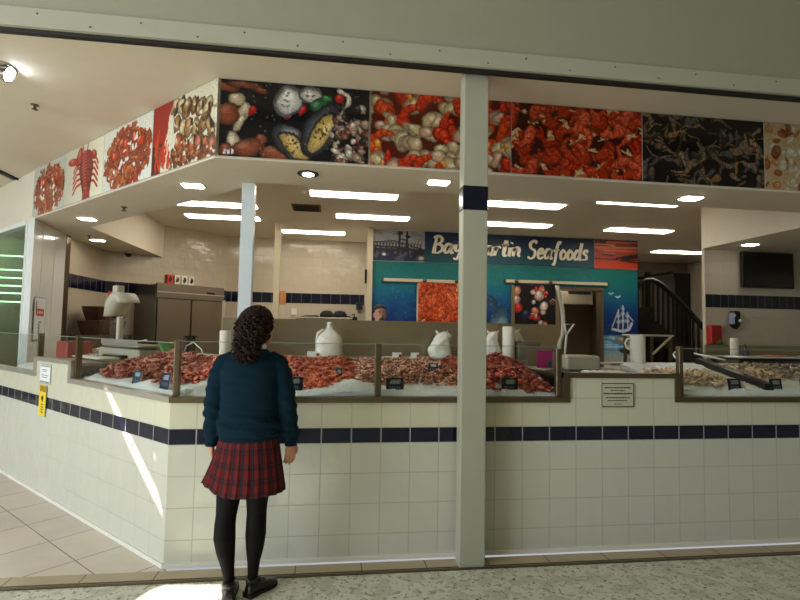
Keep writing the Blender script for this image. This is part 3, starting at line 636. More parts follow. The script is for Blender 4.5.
# name board
f = empty('name_board', (3.36, 5.64, 2.78), 'dark blue shop name board with cream brush lettering', 'sign', 'panels above the cold room')
cv = Cv(330, 60, (20, 48, 76))
for j in range(60): q = j/60; cv.a[j] = (np.array((10, 25, 48))*(1-q)+np.array((22, 72, 80))*q)/255
cv.grain(.05)
pic('board', cv, (1.70, 5.645, 2.785), UX, UZ, 3.32, .57, .01, (0, -1, 0), f, M['picm'])
GL = dict(B=(.68, [[(.1, 0), (.12, .5), (.17, 1)], [(0, .88), (.25, 1.02), (.5, .85), (.42, .62), (.16, .52)], [(.16, .52), (.48, .48), (.6, .24), (.38, .02), (.0, .0)]]),
 a=(.62, [[(.44, .5), (.2, .55), (.04, .3), (.12, .04), (.3, .1), (.43, .45)], [(.46, .55), (.43, .2), (.5, .02), (.6, .1)]]),
 y=(.56, [[(.04, .55), (.08, .25), (.22, .15), (.4, .35)], [(.46, .58), (.4, .1), (.24, -.32), (.02, -.28)]]),
 M=(.9, [[(.02, 0), (.14, 1)], [(.14, 1), (.34, .4)], [(.34, .4), (.62, 1)], [(.62, 1), (.72, .02)]]),
 r=(.44, [[(.08, .55), (.08, 0)], [(.08, .3), (.2, .54), (.38, .48)]]), t=(.4, [[(.2, .95), (.14, .2), (.22, 0), (.34, .06)], [(.0, .62), (.38, .7)]]),
 i=(.26, [[(.1, .52), (.07, .1), (.16, 0)], [(.12, .78), (.15, .84)]]), n=(.54, [[(.06, .55), (.05, 0)], [(.05, .3), (.22, .55), (.36, .4), (.34, .1), (.46, 0)]]),
 S=(.66, [[(.56, .9), (.34, 1.02), (.1, .84), (.18, .6), (.46, .44), (.46, .14), (.22, -.02), (.0, .1)]]), e=(.5, [[(.08, .28), (.32, .34), (.36, .5), (.22, .57), (.05, .35), (.1, .08), (.26, 0), (.44, .12)]]),
 f=(.5, [[(.5, .93), (.36, 1.0), (.24, .7), (.2, 0), (.14, -.32), (.0, -.28)], [(.02, .48), (.42, .55)]]), o=(.5, [[(.24, .56), (.06, .35), (.12, .05), (.32, .05), (.42, .3), (.24, .56)]]),
 d=(.62, [[(.4, .45), (.2, .54), (.05, .28), (.12, .03), (.3, .08), (.42, .35)], [(.5, 1.0), (.43, .3), (.48, .02), (.58, .06)]]), s=(.46, [[(.4, .48), (.22, .57), (.08, .42), (.3, .25), (.3, .06), (.02, .02)]]))
def smooth(p, n=7):
    P = [p[0]]+list(p)+[p[-1]]; out = []
    for i in range(1, len(P)-2):
        a, b_, c_, d_ = [np.array(q, float) for q in P[i-1:i+3]]
        for k in range(n):
            t_ = k/n; out.append(.5*((2*b_)+(-a+c_)*t_+(2*a-5*b_+4*c_-d_)*t_*t_+(-a+3*b_-3*c_+d_)*t_**3))
    out.append(np.array(P[-1], float)); return out
lb = MB(); ly = 5.628
def word(txt, x0, x1, base, cap):
    tot = sum(GL[ch][0] for ch in txt); sx = (x1-x0)/tot; x = x0
    for ch in txt:
        w, st = GL[ch]
        for s_ in st:
            q = smooth(s_); n = len(q); L = []
            for i, pt in enumerate(q):
                d = q[min(i+1, n-1)]-q[max(i-1, 0)]; d = d/(np.linalg.norm(d)+1e-6)
                wd = (.058+.05*abs(d[1]))*(1.15-.5*i/n)
                L.append((pt, np.array((-d[1], d[0]))*wd))
            pts = []
            for pt, o_ in L: pts.append(((x+(pt[0]+o_[0]+.13*pt[1])*sx), base+(pt[1]+o_[1])*cap, (x+(pt[0]-o_[0]+.13*pt[1])*sx), base+(pt[1]-o_[1])*cap))
            vs = []
            for a_, b_, c_, d_ in pts: vs += [(a_, ly, b_), (c_, ly, d_), (a_, ly+.008, b_), (c_, ly+.008, d_)]
            fs = []
            for i in range(n-1):
                k = 4*i; fs += [(k, k+1, k+5, k+4), (k+2, k+6, k+7, k+3), (k, k+4, k+6, k+2), (k+1, k+3, k+7, k+5)]
            fs += [(0, 2, 3, 1), (4*n-4, 4*n-3, 4*n-1, 4*n-2)]; lb.add(vs, fs)
        x += w*sx
word('Bay', 1.84, 2.42, 2.965, .31); word('Martin', 2.5, 3.56, 2.955, .31); word('Seafoods', 3.68, 4.90, 2.93, .33)
lb.build('lettering', mat('cream_lettering', (226, 214, 188), .5), f)
# sunset
cv = Cv(140, 86, (150, 60, 40))
for j in range(86):
    q = j/86; cv.a[j] = (np.array((96, 50, 48))*(1-q)+np.array((190, 62, 30))*q)/255
for k in range(16): y = R_(4, 44); cv.line([(R_(-10, 60), y), (R_(60, 150), y+R_(-4, 5))], R_(1, 3), random.choice([(176, 110, 84), (70, 44, 50), (196, 84, 40)]), .5)
cv.line([(0, 57), (140, 59)], 1.4, (60, 20, 16)); cv.line([(70, 55), (100, 48), (140, 42)], 2, (34, 16, 18)); cv.line([(90, 54), (140, 49)], 5, (34, 16, 18)); cv.line([(84, 60), (140, 66)], 2.4, (80, 22, 16)); cv.grain(.06)
o = pic('picture_panel', cv, (5.025, 5.645, 2.785), UX, UZ, .905, .57, .01, (0, -1, 0), None, M['picm']); tag(o, 'photo panel of a red sunset over water, right of the shop name', 'sign', 'panels above the cold room')
# undersea mural sheets either side of the doorway and above
def sea(x0, x1, z0, z1, extra=None):
    W, H = x1-x0, z1-z0; k = 60 if W > 1 else 90; cv = Cv(int(W*k), int(H*k), (0, 0, 0))
    zz = z1-(np.arange(cv.h)+.5)/cv.h*H
    st = [(1.0, (180, 174, 150)), (1.18, (140, 172, 184)), (1.25, (96, 150, 180)), (1.50, (70, 128, 166)), (1.52, (16, 36, 92)), (1.9, (16, 54, 112)), (2.2, (18, 92, 122)), (2.44, (24, 108, 110)), (2.8, (20, 98, 90))]
    for j, z in enumerate(zz):
        for (a, ca), (b_, cb) in zip(st, st[1:]):
            if a <= z <= b_: q = (z-a)/(b_-a); cv.a[j] = (np.array(ca)*(1-q)+np.array(cb)*q)/255
    if extra: extra(cv, lambda x, z: ((x-x0)/W*cv.w, (z1-z)/H*cv.h), k)
    cv.clouds((30, 110, 118), 34, .25, .25, 5)
    return cv.grain(.05), x0, z0, W, H
def dolphin(cv, P, k):
    for (x, z, rx, ry, a, c_) in ((3.12, 1.72, .30, .17, -1.2, (60, 90, 110)), (3.16, 1.62, .22, .12, -1.2, (150, 166, 176)), (3.0, 2.02, .16, .06, .9, (44, 70, 92)), (3.0, 2.12, .05, .12, -.9, (40, 64, 84))):
        u_, v_ = P(x, z); cv.ell(u_, v_, rx*k, ry*k, a, c_, .6, .1)
    for _ in range(60): u_, v_ = P(R_(.8, 3.3), R_(1.7, 2.3)); cv.ell(u_, v_, .7, .6, 0, (120, 160, 190), 1, 0, .6)
def ship(cv, P, k):
    W_ = (206, 214, 220)
    for pts, r in (([(5.40, 1.62), (5.62, 1.58), (5.74, 1.62), (5.80, 1.74)], 2.2), ([(5.52, 1.62), (5.53, 2.0)], .9), ([(5.62, 1.62), (5.62, 2.08)], .9), ([(5.72, 1.64), (5.71, 1.95)], .9), ([(5.72, 1.9), (5.83, 1.78)], .7), ([(5.40, 1.66), (5.52, 1.96)], .7)):
        cv.line([P(*q) for q in pts], r, W_, .9)
    for x, z, w in ((5.53, 1.76, .05), (5.53, 1.88, .04), (5.62, 1.78, .06), (5.62, 1.92, .05), (5.62, 2.02, .035), (5.71, 1.78, .05), (5.71, 1.88, .04)):
        u_, v_ = P(x, z); cv.ell(u_, v_, w*k, .045*k, -.1, W_, .7, 0, .75)
    for x, z in ((5.38, 2.30), (5.52, 2.24)): u_, v_ = P(x, z); cv.line([(u_-4, v_-1), (u_, v_+1), (u_+4, v_-2)], .9, (220, 226, 230))
    for _ in range(30): u_, v_ = P(R_(5.2, 5.9), R_(1.25, 1.5)); cv.line([(u_-6, v_), (u_+8, v_+1)], .8, (170, 205, 225), .6)
    for x, z, c_ in ((5.62, 1.42, (190, 170, 120)), (5.8, 1.36, (180, 160, 110)), (5.7, 1.2, (40, 56, 60)), (5.82, 1.08, (200, 196, 180))): u_, v_ = P(x, z); cv.ell(u_, v_, .16*k, .05*k, .1, c_, .6, .1)
f = empty('wall_mural', (3.3, 5.64, 1.0), 'teal to blue undersea mural with dolphin and sailing ship on the cold room front', 'mural')
for q, ex in (((.73, 3.9, 1.0, 2.78), dolphin), ((5.2, 5.93, 1.0, 2.78), ship), ((3.9, 5.2, 2.40, 2.78), None)):
    cv, x0, z0, W, H = sea(*q, ex); pic('mural_sheet', cv, (x0, 5.655, z0), UX, UZ, W, H, .006, (0, -1, 0), f, M['picm'])
# sliding doors with posters and tracks
for (xa, xb, l) in ((.95, 2.62, 'pale sliding door track above the prawn poster'), (3.25, 5.28, 'pale sliding door track above the doorway')):
    z = 2.44 if xa < 1 else 2.485
    f = empty('door_track', (xa, 5.6, z), l, 'rail', 'sliding door tracks')
    b = MB(); b.box(xa, xb, 5.60, 5.64, z-.03, z+.025); b.build('rail', M['beigepost'], f)
    b = MB(); b.box(xa-.03, xa+.0, 5.585, 5.645, z-.035, z+.03); b.build('end_cap', M['steeldk'], f); b = MB(); b.box(xb, xb+.03, 5.585, 5.645, z-.035, z+.03); b.build('end_cap', M['steeldk'], f)
    for xx in ((1.7, 2.3) if xa < 1 else (3.45, 4.12)): b = MB(); b.tube([(xx, 5.575, z), (xx, 5.6, z)], .035, 14); b.box(xx-.015, xx+.015, 5.575, 5.585, z-.12, z); b.build('roller', M['steeldk'], f)
f = empty('sliding_door', (1.99, 5.58, 0), 'sliding cold room door left of the pillar with an orange prawn poster', 'door', 'sliding cold room doors')
b = MB(); b.box(1.56, 2.6, 5.555, 5.595, .02, 2.38); b.build('leaf', M['beige'], f)
pic('poster', cv_cooked((222, 84, 34), (150, 48, 16), .05, 170), (1.58, 5.548, 1.68), UX, UZ, 1.0, .72, .003, (0, -1, 0), f, M['picm'])
f = empty('sliding_door', (3.78, 5.58, 0), 'open sliding cold room door with a dark shellfish poster and strip curtain edge', 'door', 'sliding cold room doors')
b = MB(); b.box(3.34, 4.30, 5.555, 5.595, .02, 2.40); b.build('leaf', M['steelwarm'], f)
cv = Cv(110, 110, (22, 16, 18))
for _ in range(26): cv.ell(R_(44, 104), R_(0, 110), R_(5, 12), R_(4, 9), R_(0, 3), random.choice([(206, 170, 150), (180, 36, 26), (196, 186, 176), (90, 50, 40), (200, 120, 90)]), .5, .2)
for x, y, c_ in ((6, 20, (196, 130, 100)), (10, 66, (186, 30, 26)), (4, 44, (190, 150, 130)), (30, 84, (30, 40, 60)), (78, 60, (216, 196, 180)), (64, 30, (210, 188, 170))): cv.ell(x, y, 11, 14, .4, c_, .5, .2)
cv.grain(.1)
pic('poster', cv, (3.40, 5.548, 1.68), UX, UZ, .80, .75, .003, (0, -1, 0), f, M['picm'])
b = MB(); b.box(3.42, 3.9, 5.54, 5.555, 1.28, 1.31); b.build('handle', M['steeldk'], f)
# strip curtain bulge right of the poster
b = MB(); b.rings([[(4.24+.12*math.sin((2.4-z)*2.2)*(1 if z > 1.4 else .6)+dx, y, z) for dx, y in ((-.05, 5.535), (.03, 5.53), (.035, 5.545), (-.05, 5.55))] for z in np.linspace(1.0, 2.42, 16)], True, True)
o = b.build('strip_curtain', mat('milky_vinyl', (176, 170, 150), .3)); tag(o, 'milky vinyl strip hanging beside the dark shellfish poster', 'curtain')
# evaporator unit inside
f = empty('cooling_unit', (4.9, 6.6, 2.4), 'grey ceiling cooling unit inside the cold room doorway', 'cooling unit')
b = MB(); vs = []; b.rings([[(4.45, 6.3, z) if k == 0 else (5.35, 6.3, z) if k == 1 else (5.35, 7.0, z) if k == 2 else (4.45, 7.0, z) for k in range(4)] for z in (2.12, 2.5)], True); b.build('casing', mat('cooling_casing', (168, 160, 142), .5), f)
b = MB(); b.box(4.82, 5.3, 6.285, 6.30, 2.33, 2.43); b.build('grille', M['blackm'], f)
b = MB(); b.box(4.1, 4.35, 6.2, 6.3, 1.0, 2.6); tag(b.build('shelving_upright', mat('grey_upright', (120, 112, 96), .6)), 'grey upright panel inside the cold room doorway', 'panel')

# ================================================================ back of shop
# fridge
def FR(t_, w, z): return (-2.87 + S*t_ + S*w, 5.35 + S*t_ - S*w, z)
f = empty('upright_fridge', (-2.4, 5.8, 0), 'stainless two-door upright fridge by the left wall', 'fridge')
b = MB(FR); b.box(0, 1.25, -.72, 0, .1, 2.22); b.build('cabinet', M['fridgeside'], f)
for k, t0 in enumerate((.03, .64)):
    b = MB(FR); b.box(t0, t0+.58, 0, .035, .2, 1.98); dd = b.build('door', M['fridge'], f)
    b = MB(FR); tx = .565 if k == 0 else .69; b.box(tx-.012, tx+.012, .06, .08, 1.05, 1.36); b.box(tx-.012, tx+.012, .03, .07, 1.33, 1.36); b.box(tx-.012, tx+.012, .03, .07, 1.05, 1.08); b.box(tx-.05, tx+.05, .05, .075, 1.34, 1.36); h_ = b.build('handle', M['black'], dd)
b = MB(FR); b.box(0, 1.25, 0, .05, 2.0, 2.24); b.build('top_panel', M['fridge'], f)
b = MB(FR); b.box(0, 1.25, .05, .06, 2.085, 2.10); b.build('panel_rib', M['steel'], f)
b = MB(FR); b.box(.9, 1.06, .05, .056, 2.09, 2.14); b.build('display', M['black'], f)
for k in range(4):
    b = MB(FR); t0 = .20+k*.13; b.rbox(t0, t0+.10, -.12, -.02, 2.24, 2.40, .008)
    o = b.build('product_box', M['red'] if k == 0 else M['whitem'])
    tag(o, ['small red box standing at the left end on top of the fridge', 'small white box beside the red box on the fridge', 'small white box third along on top of the fridge', 'small white box nearest the slim post on top of the fridge'][k], 'box', 'small boxes on top of the fridge')
    cv = Cv(30, 48, (200, 60, 40) if k == 0 else (214, 208, 190)); cv.ell(15, 26, 9, 14, .4, (40, 30, 30), .6, .1); cv.ell(14, 12, 6, 5, 0, (170, 40, 30) if k % 2 else (60, 44, 40), .7, .1)
    a = Vector(FR(t0+.005, -.019, 2.25)); q = pic('label', cv, a, (S, S, 0), UZ, .09, .145, .002, (S, -S, 0), None, M['picm']); q.location = a; q.parent = o
# brown wicker baskets on a rack by the left wall
RK = lambda t_, w, z: (-3.72+w-.2, 4.3+(t_-1.1), z)
b = MB(RK); b.box(1.1, 2.15, .25, .72, 1.34, 1.38); b.box(1.1, 1.14, .25, .72, 0, 1.34); b.box(2.11, 2.15, .25, .72, 0, 1.34); tag(b.build('storage_rack', M['steeldk']), 'low steel rack with wicker baskets left of the fridge', 'rack')
for k, (t0, w0, z0, sx) in enumerate(((1.12, .28, 1.38, .5), (1.64, .28, 1.38, .48), (1.2, .3, 1.59, .42), (1.66, .32, 1.59, .38))):
    b = MB(RK); b.rings([[(t0+sx/2+(sx/2+f_)*math.cos(a)*min(1.2, 1/max(abs(math.cos(a)), abs(math.sin(a)))), w0+.2+(.18+f_)*math.sin(a)*min(1.2, 1/max(abs(math.cos(a)), abs(math.sin(a)))), z0+z) for a in [2*PI*i/24 for i in range(24)]] for z, f_ in ((0, -.05), (.1, -.02), (.19, 0), (.20, .006), (.205, 0), (.19, -.012), (.04, -.06))], True, False)
    tag(b.build('wicker_basket', M['basket']), ['lower brown wicker basket at the left end of the rack', 'lower brown wicker basket nearest the fridge', 'upper brown wicker basket at the left end of the rack', 'upper brown wicker basket nearest the fridge'][k], 'basket', 'wicker baskets on the rack')
# shelf with black bags on back wall
f = empty('wall_shelf', (-.1, 7.0, 1.74), 'narrow pale shelf on the back wall', 'shelf')
b = MB(); b.box(-.7, .45, 6.84, 7.134, 1.735, 1.76); b.build('board', M['beige'], f)
for x in (-.5, .25): b = MB(); b.bar((x, 7.12, 1.56), (x, 6.9, 1.735), .02); b.build('bracket', M['steeldk'], f)
for k, (x, l) in enumerate(((-.07, 'left black cap on the back wall shelf'), (.2, 'right black cap on the back wall shelf'))):
    b = MB(); b.stack([(x, 6.98, 1.76, .14, .12), (x, 6.98, 1.82, .14, .12), (x, 6.98, 1.88, .1, .09), (x, 6.98, 1.90, .03, .03)], 16); b.ell((x+.1, 6.93, 1.78), (.12, .08, .015)); tag(b.build('black_hat', M['blackm']), l, 'hat', 'black caps on the shelf')
b = MB(); b.rings([[(-.62+.42*i+r_*math.cos(a)*.0, 6.9, 1.76) for i in (0, 1)]+[(-.2, 7.05, 1.762), (-.62, 7.05, 1.762)], [(-.6, 6.92, 1.79), (-.25, 6.91, 1.80), (-.24, 7.03, 1.80), (-.6, 7.03, 1.79)]] if 0 else [[(-.62, 6.9, 1.761), (-.2, 6.9, 1.761), (-.2, 7.05, 1.761), (-.62, 7.05, 1.761)], [(-.5, 6.93, 1.79), (-.26, 6.93, 1.80), (-.26, 7.03, 1.80), (-.5, 7.03, 1.79)]], True)
tag(b.build('folded_cloth', M['blackm']), 'flat folded dark cloth left of the black caps', 'cloth')
b = MB(); b.rbox(-.79, -.69, 7.06, 7.134, 1.80, 1.93, .01); b.box(-.77, -.71, 7.055, 7.062, 1.84, 1.9); tag(b.build('wall_socket', M['whitem']), 'small pale switch box on the back wall', 'switch')
b = MB(); b.rbox(.60, .64, 5.50, 5.56, 2.38, 2.60, .01); b.lathe([(.02, -.03), (.02, 0)], (.62, 5.53, 2.38)); tag(b.build('thermometer', M['black']), 'thin dark thermometer on the pale corner post', 'thermometer')
f = empty('soap_dispenser', (.6, 7.08, 1.93), 'small black dispenser on the back wall beside the corner post', 'dispenser')
b = MB(); b.rbox(.53, .66, 7.02, 7.134, 1.93, 2.08, .02); b.build('body', M['black'], f)
b = MB(); b.rbox(.56, .63, 7.03, 7.10, 1.86, 1.93, .01); b.build('nozzle', M['steeldk'], f)
b = MB(); b.rbox(.40, .56, 7.04, 7.134, 1.70, 1.78, .01); b.tube([(.5, 7.05, 1.78), (.5, 6.98, 1.84), (.44, 6.95, 1.82)], .012, 8); tag(b.build('small_tap', M['black']), 'small black tap low on the back wall', 'tap')
# stairs in the dark opening
f = empty('staircase', (7.3, 6.8, 0), 'dark curved stair rail with upright bars in the shadowed opening', 'staircase')
cu = [(6.62, 2.42), (6.72, 2.62), (6.9, 2.72), (7.15, 2.68), (7.5, 2.42), (7.8, 2.15), (8.1, 1.85), (8.5, 1.45)]
cu = [(q[0], q[1]) for q in smooth(cu, 5)]
b = MB(); b.tube([(x, 6.8, z) for x, z in cu], .06, 8); b.build('handrail', M['stairdk'], f)
b = MB(); b.box(6.3, 7.0, 6.76, 6.84, 1.98, 2.12); b.bar((6.6, 6.8, 1.95), (8.6, 6.8, .55), .06, .34); b.build('stringer', M['stairdk'], f)
for k in range(13):
    x = 6.68+k*.12; zt = np.interp(x, [q[0] for q in cu], [q[1] for q in cu]); b = MB(); b.box(x-.018, x+.018, 6.78, 6.82, 1.95-(x-6.6)*.7, zt); b.build('baluster', M['stairdk'], f)
b = MB()
for k in range(9): b.box(6.6+k*.24, 6.9+k*.24, 6.85, 8.3, 0, 1.9-k*.17)
b.build('steps', M['stairdk'], f)
f = empty('stairwell_door', (7.9, 8.35, 0), 'grey panel door with a dark frame beyond the stairs', 'door')
b = MB(); b.box(8.0, 8.7, 8.34, 8.395, 0, 3.0); b.build('leaf', mat('grey_door', (92, 88, 78), .5), f)
b = MB(); b.box(7.9, 8.0, 8.3, 8.395, 0, 3.1); b.box(8.7, 9.1, 8.3, 8.395, 0, 3.1); b.build('frame', M['stairdk'], f)
b = MB(); b.box(5.27, 5.32, 3.2, 8.4, 0, 3.366) if 0 else b.box(7.55, 7.6, 6.9, 8.4, 2.9, 2.95); tag(b.build('conduit', M['stairdk']), 'dark conduit high in the stair opening', 'pipe')

# right wall fittings
f = empty('wall_screen', (6.23, 3.0, 2.22), 'dark flat television on the right tiled wall', 'television')
b = MB(); b.rbox(5.82, 6.65, 2.985, 3.03, 2.225, 2.745, .01); b.build('bezel', M['black'], f)
b = MB(); b.box(5.845, 6.625, 2.98, 2.986, 2.25, 2.72); b.build('display', M['screen'], f)
b = MB(); b.box(6.25, 6.5, 3.03, 3.08, 2.4, 2.6); b.build('bracket', M['blackm'], f)
f = empty('towel_dispenser', (5.715, 3.02, 1.62), 'black rounded towel dispenser on the right tiled wall', 'dispenser')
b = MB(); b.stack([(5.715, 3.02, 1.63, .02, .02), (5.715, 3.02, 1.66, .06, .05), (5.715, 3.02, 1.70, .09, .06), (5.715, 3.02, 1.86, .085, .06), (5.715, 3.02, 1.885, .075, .05)], 6, False); b.build('cover', M['black'], f)
b = MB(); b.ell((5.75, 2.965, 1.75), (.025, .008, .02)); b.ell((5.67, 2.965, 1.82), (.012, .008, .02)); b.build('badge', M['whitem'], f)
f = empty('red_box', (5.40, 3.03, 1.4), 'red wall box with a green corner left of the black dispenser', 'first aid box')
b = MB(); b.rbox(5.31, 5.49, 2.98, 3.08, 1.41, 1.68, .02); b.build('case', M['red'], f)
b = MB(); b.ell((5.44, 2.975, 1.435), (.05, .01, .03)); b.build('green_mark', M['green'], f)
b = MB(); b.box(5.42, 5.425, 2.972, 2.98, 1.47, 1.62); b.build('seam', M['steeldk'], f)
f = empty('rear_bench', (6.8, 2.5, 0), 'steel bench with upstand against the right tiled wall', 'bench')
b = MB(); b.box(5.27, 9.0, 2.3, 3.07, 1.22, 1.26); b.build('top', M['steel'], f)
b = MB(); b.box(5.27, 9.0, 3.04, 3.07, 1.26, 1.40); b.build('upstand', M['steelwarm'], f)
for x in (5.35, 7.1, 8.9):
    b = MB(); b.box(x-.02, x+.02, 2.34, 2.38, 0, 1.22); b.build('leg', M['steeldk'], f); b = MB(); b.box(x-.02, x+.02, 2.98, 3.02, 0, 1.22); b.build('leg', M['steeldk'], f)
b = MB(); b.box(5.27, 9.0, 2.34, 3.0, .4, 1.15); b.build('cupboard', mat('bench_front', (70, 54, 38), .6), f)
def roll(name, x, y, z, r, h, l, cat='paper roll', hole=True, g=None):
    f = empty(name, (x, y, z), l, cat, g)
    b = MB(); b.lathe([(r*.97, 0), (r, .004), (r, h-.004), (r*.97, h), (r*.35, h), (r*.3, h-.02)], (x, y, z), 28); b.build('roll', M['paper'], f)
    b = MB(); b.lathe([(r*.32, h-.03), (r*.32, h+.002), (r*.22, h+.002), (r*.22, h-.03)], (x, y, z), 16); b.build('core', M['beige'], f); return f
roll('paper_roll', 5.335, 2.6, 1.262, .05, .24, 'slim white paper roll on the right rear bench')
f = empty('soap_bottle', (5.50, 2.6, 1.262), 'small purple pump bottle beside the slim paper roll', 'bottle')
b = MB(); b.lathe([(.035, 0), (.04, .01), (.04, .08), (.015, .11), (.015, .12)], (5.50, 2.6, 1.262)); b.build('body', mat('purple_plastic', (88, 66, 84), .4), f)
b = MB(); b.tube([(5.50, 2.6, 1.38), (5.50, 2.6, 1.42), (5.47, 2.58, 1.42)], .008, 6); b.build('pump', M['black'], f)
# chopping bench between display and wall
f = empty('prep_table', (5.8, 2.1, 0), 'low table under the white chopping boards at right', 'table')
b = MB(); b.box(4.75, 7.6, 1.85, 2.2, 1.25, 1.275); b.build('top', M['black'], f)
b = MB(); b.box(4.75, 7.6, 1.87, 2.18, 1.19, 1.25); b.build('apron', M['steeldk'], f)
for x, y in ((4.8, 1.9), (7.5, 1.9), (4.8, 2.15), (7.5, 2.15)): b = MB(); b.box(x-.02, x+.02, y-.02, y+.02, 0, 1.2); b.build('leg', M['steeldk'], f)
for k, (x0, x1) in enumerate(((4.8, 5.75), (5.8, 6.9))):
    b = MB(); b.rbox(x0, x1, 1.88, 2.17, 1.275, 1.295, .03); tag(b.build('chopping_board', M['white']), ['white chopping board with an orange fillet beside the slim paper roll', 'white chopping board with a dark knife handle at the right edge'][k], 'chopping board', 'white chopping boards')
b = MB(); b.rings([[(5.35+.24*u_, 2.0+.05*math.cos(a)*(1-u_*u_)**.5, 1.296+.02*max(0, math.sin(a))*(1-u_*u_)**.5) for a in [2*PI*i/12 for i in range(12)]] for u_ in np.linspace(-.97, .97, 12)], True, True); tag(b.build('fish_fillet', mat('salmon', (204, 128, 92), .35)), 'orange fish fillet on the white chopping board', 'fish')
f = empty('knife', (6.0, 1.98, 1.296), 'knife with a black handle on the right chopping board', 'knife')
b = MB(); b.tube([(5.84, 1.98, 1.31), (6.02, 1.98, 1.312), (6.12, 1.98, 1.308)], [.018, .022, .014], 8); b.build('handle', M['black'], f)
b = MB(); b.box(6.12, 6.3, 1.977, 1.98, 1.297, 1.32); b.build('blade', M['chrome'], f)
b = MB(); b.ell((6.28, 2.05, 1.32), (.1, .07, .03)); b.ell((6.36, 2.0, 1.33), (.06, .06, .035)); tag(b.build('green_bag', M['green']), 'crumpled green bag on the right chopping board', 'bag')
# side bench with slanted brace seen past the white jug
f = empty('side_bench', (5.5, 4.6, 0), 'pale bench with a slanted brace in front of the dark opening', 'bench')
b = MB(); b.box(5.2, 5.78, 4.4, 5.0, 1.50, 1.53); b.build('top', M['beige'], f)
b = MB(); b.bar((5.4, 4.42, 1.2), (5.74, 4.42, 1.5), .03); b.build('brace', M['beige'], f)
for x, y in ((5.23, 4.45), (5.75, 4.45), (5.23, 4.95), (5.75, 4.95)): b = MB(); b.box(x-.02, x+.02, y-.02, y+.02, 0, 1.50); b.build('leg', M['steeldk'], f)
# ================================================================ ice and seafood
def bedz(w): return 1.108+.205*(w-.06)
def ice(xf, s0, s1, name_label, dz=0, lift=lambda s: 0):
    n = int((s1-s0)/.025)+2; m = 34; vs = []; fs = []
    for i in range(n):
        for j in range(m):
            s_ = s0+(s1-s0)*i/(n-1); w = .06+.80*j/(m-1)
            z = bedz(w)+dz+.018*mnoise.noise(Vector((s_*7, w*7, 1)))+.008*mnoise.noise(Vector((s_*40, w*40, 2)))-(.03 if j == 0 else 0)+lift(s_)*math.exp(-((w-.12)/.12)**2)
            vs.append((s_, w, z))
    for i in range(n-1):
        for j in range(m-1): fs.append((i*m+j, (i+1)*m+j, (i+1)*m+j+1, i*m+j+1))
    k = len(vs); low = [(s0, .06, 1.02), (s1, .06, 1.02), (s1, .86, 1.02), (s0, .86, 1.02)]
    # skirt down to the tray so the bed is solid
    b = MB(xf); b.add(vs, fs, None, True)
    b.add([(s0+(s1-s0)*i/(n-1), .06, z) for i in range(n) for z in (1.02, vs[i*m][2])], [(2*i, 2*i+2, 2*i+3, 2*i+1) for i in range(n-1)])
    b.add([(s0, .06+.8*j/(m-1), z) for j in range(m) for z in (1.02, vs[j][2])], [(2*j, 2*j+2, 2*j+3, 2*j+1) for j in range(m-1)])
    b.add([(s1, .06+.8*j/(m-1), z) for j in range(m) for z in (1.02, vs[(n-1)*m+j][2])], [(2*j, 2*j+2, 2*j+3, 2*j+1) for j in range(m-1)])
    o = b.build('crushed_ice', M['ice']); tag(o, name_label, 'ice', None, 'stuff'); return o
front = lambda x, w, z: (x, w, z)
ice(front, -.90, 1.69, 'white crushed ice bed behind the long front glass', 0, lambda s: .045*math.exp(-((s-.18)/.16)**2))
ice(wing, .10, 1.56, 'white crushed ice bed behind the angled glass at left', -.02, lambda s: .03*math.exp(-((s-.55)/.15)**2))
ice(front, 2.66, 5.2, 'white crushed ice bed behind the right glass', 0)
ice(front, 5.24, 7.4, 'white crushed ice bed beyond the far right post', 0)
ice(wing, 2.52, 3.22, 'white crushed ice bed in the far left case', -.02)

def prawn_mesh(name, m, R=.022, r=.0095, span=3.9, legs=True, ant=True):
    b = MB(); n = 9; pts = []; rad = []
    for k in range(n+1):
        f = k/n; a = PI*.5-span/2+span*f
        pts.append((R*math.cos(a)*1.25, R*math.sin(a), 0)); rad.append(r*(.45+.75*math.sin(min(1, f*1.6+.25)*PI*.62))*(1-.62*max(0, f-.45)/.55)*(1 if k % 2 else .9))
    b.tube(pts, rad, 7)
    e = Vector(pts[-1]); d = (e-Vector(pts[-2])).normalized()
    for s_ in (-1, 0, 1):                                   # tail fan
        q = e+d*.013+Vector((0, 0, s_*.007)); b.tube([e, (e+q)/2+Vector((0, 0, s_*.002)), q], [.0025, .005, .001], 5)
    h = Vector(pts[0]); d0 = (h-Vector(pts[1])).normalized()
    if ant:
        for s_ in (-1, 1): b.tube([h, h+d0*.02+Vector((0, -.004, s_*.006)), h+d0*.035+Vector((0, .006, s_*.012))], [.0012, .0009, .0006], 4)
    if legs:
        c = Vector((0, R*.1, 0))
        for k in (1, 2, 3, 4): p = Vector(pts[k]); b.tube([p, p+(c-p)*.55+Vector((0, 0, .003))], [.0022, .001], 4)
    o = b.build(name, m); return o
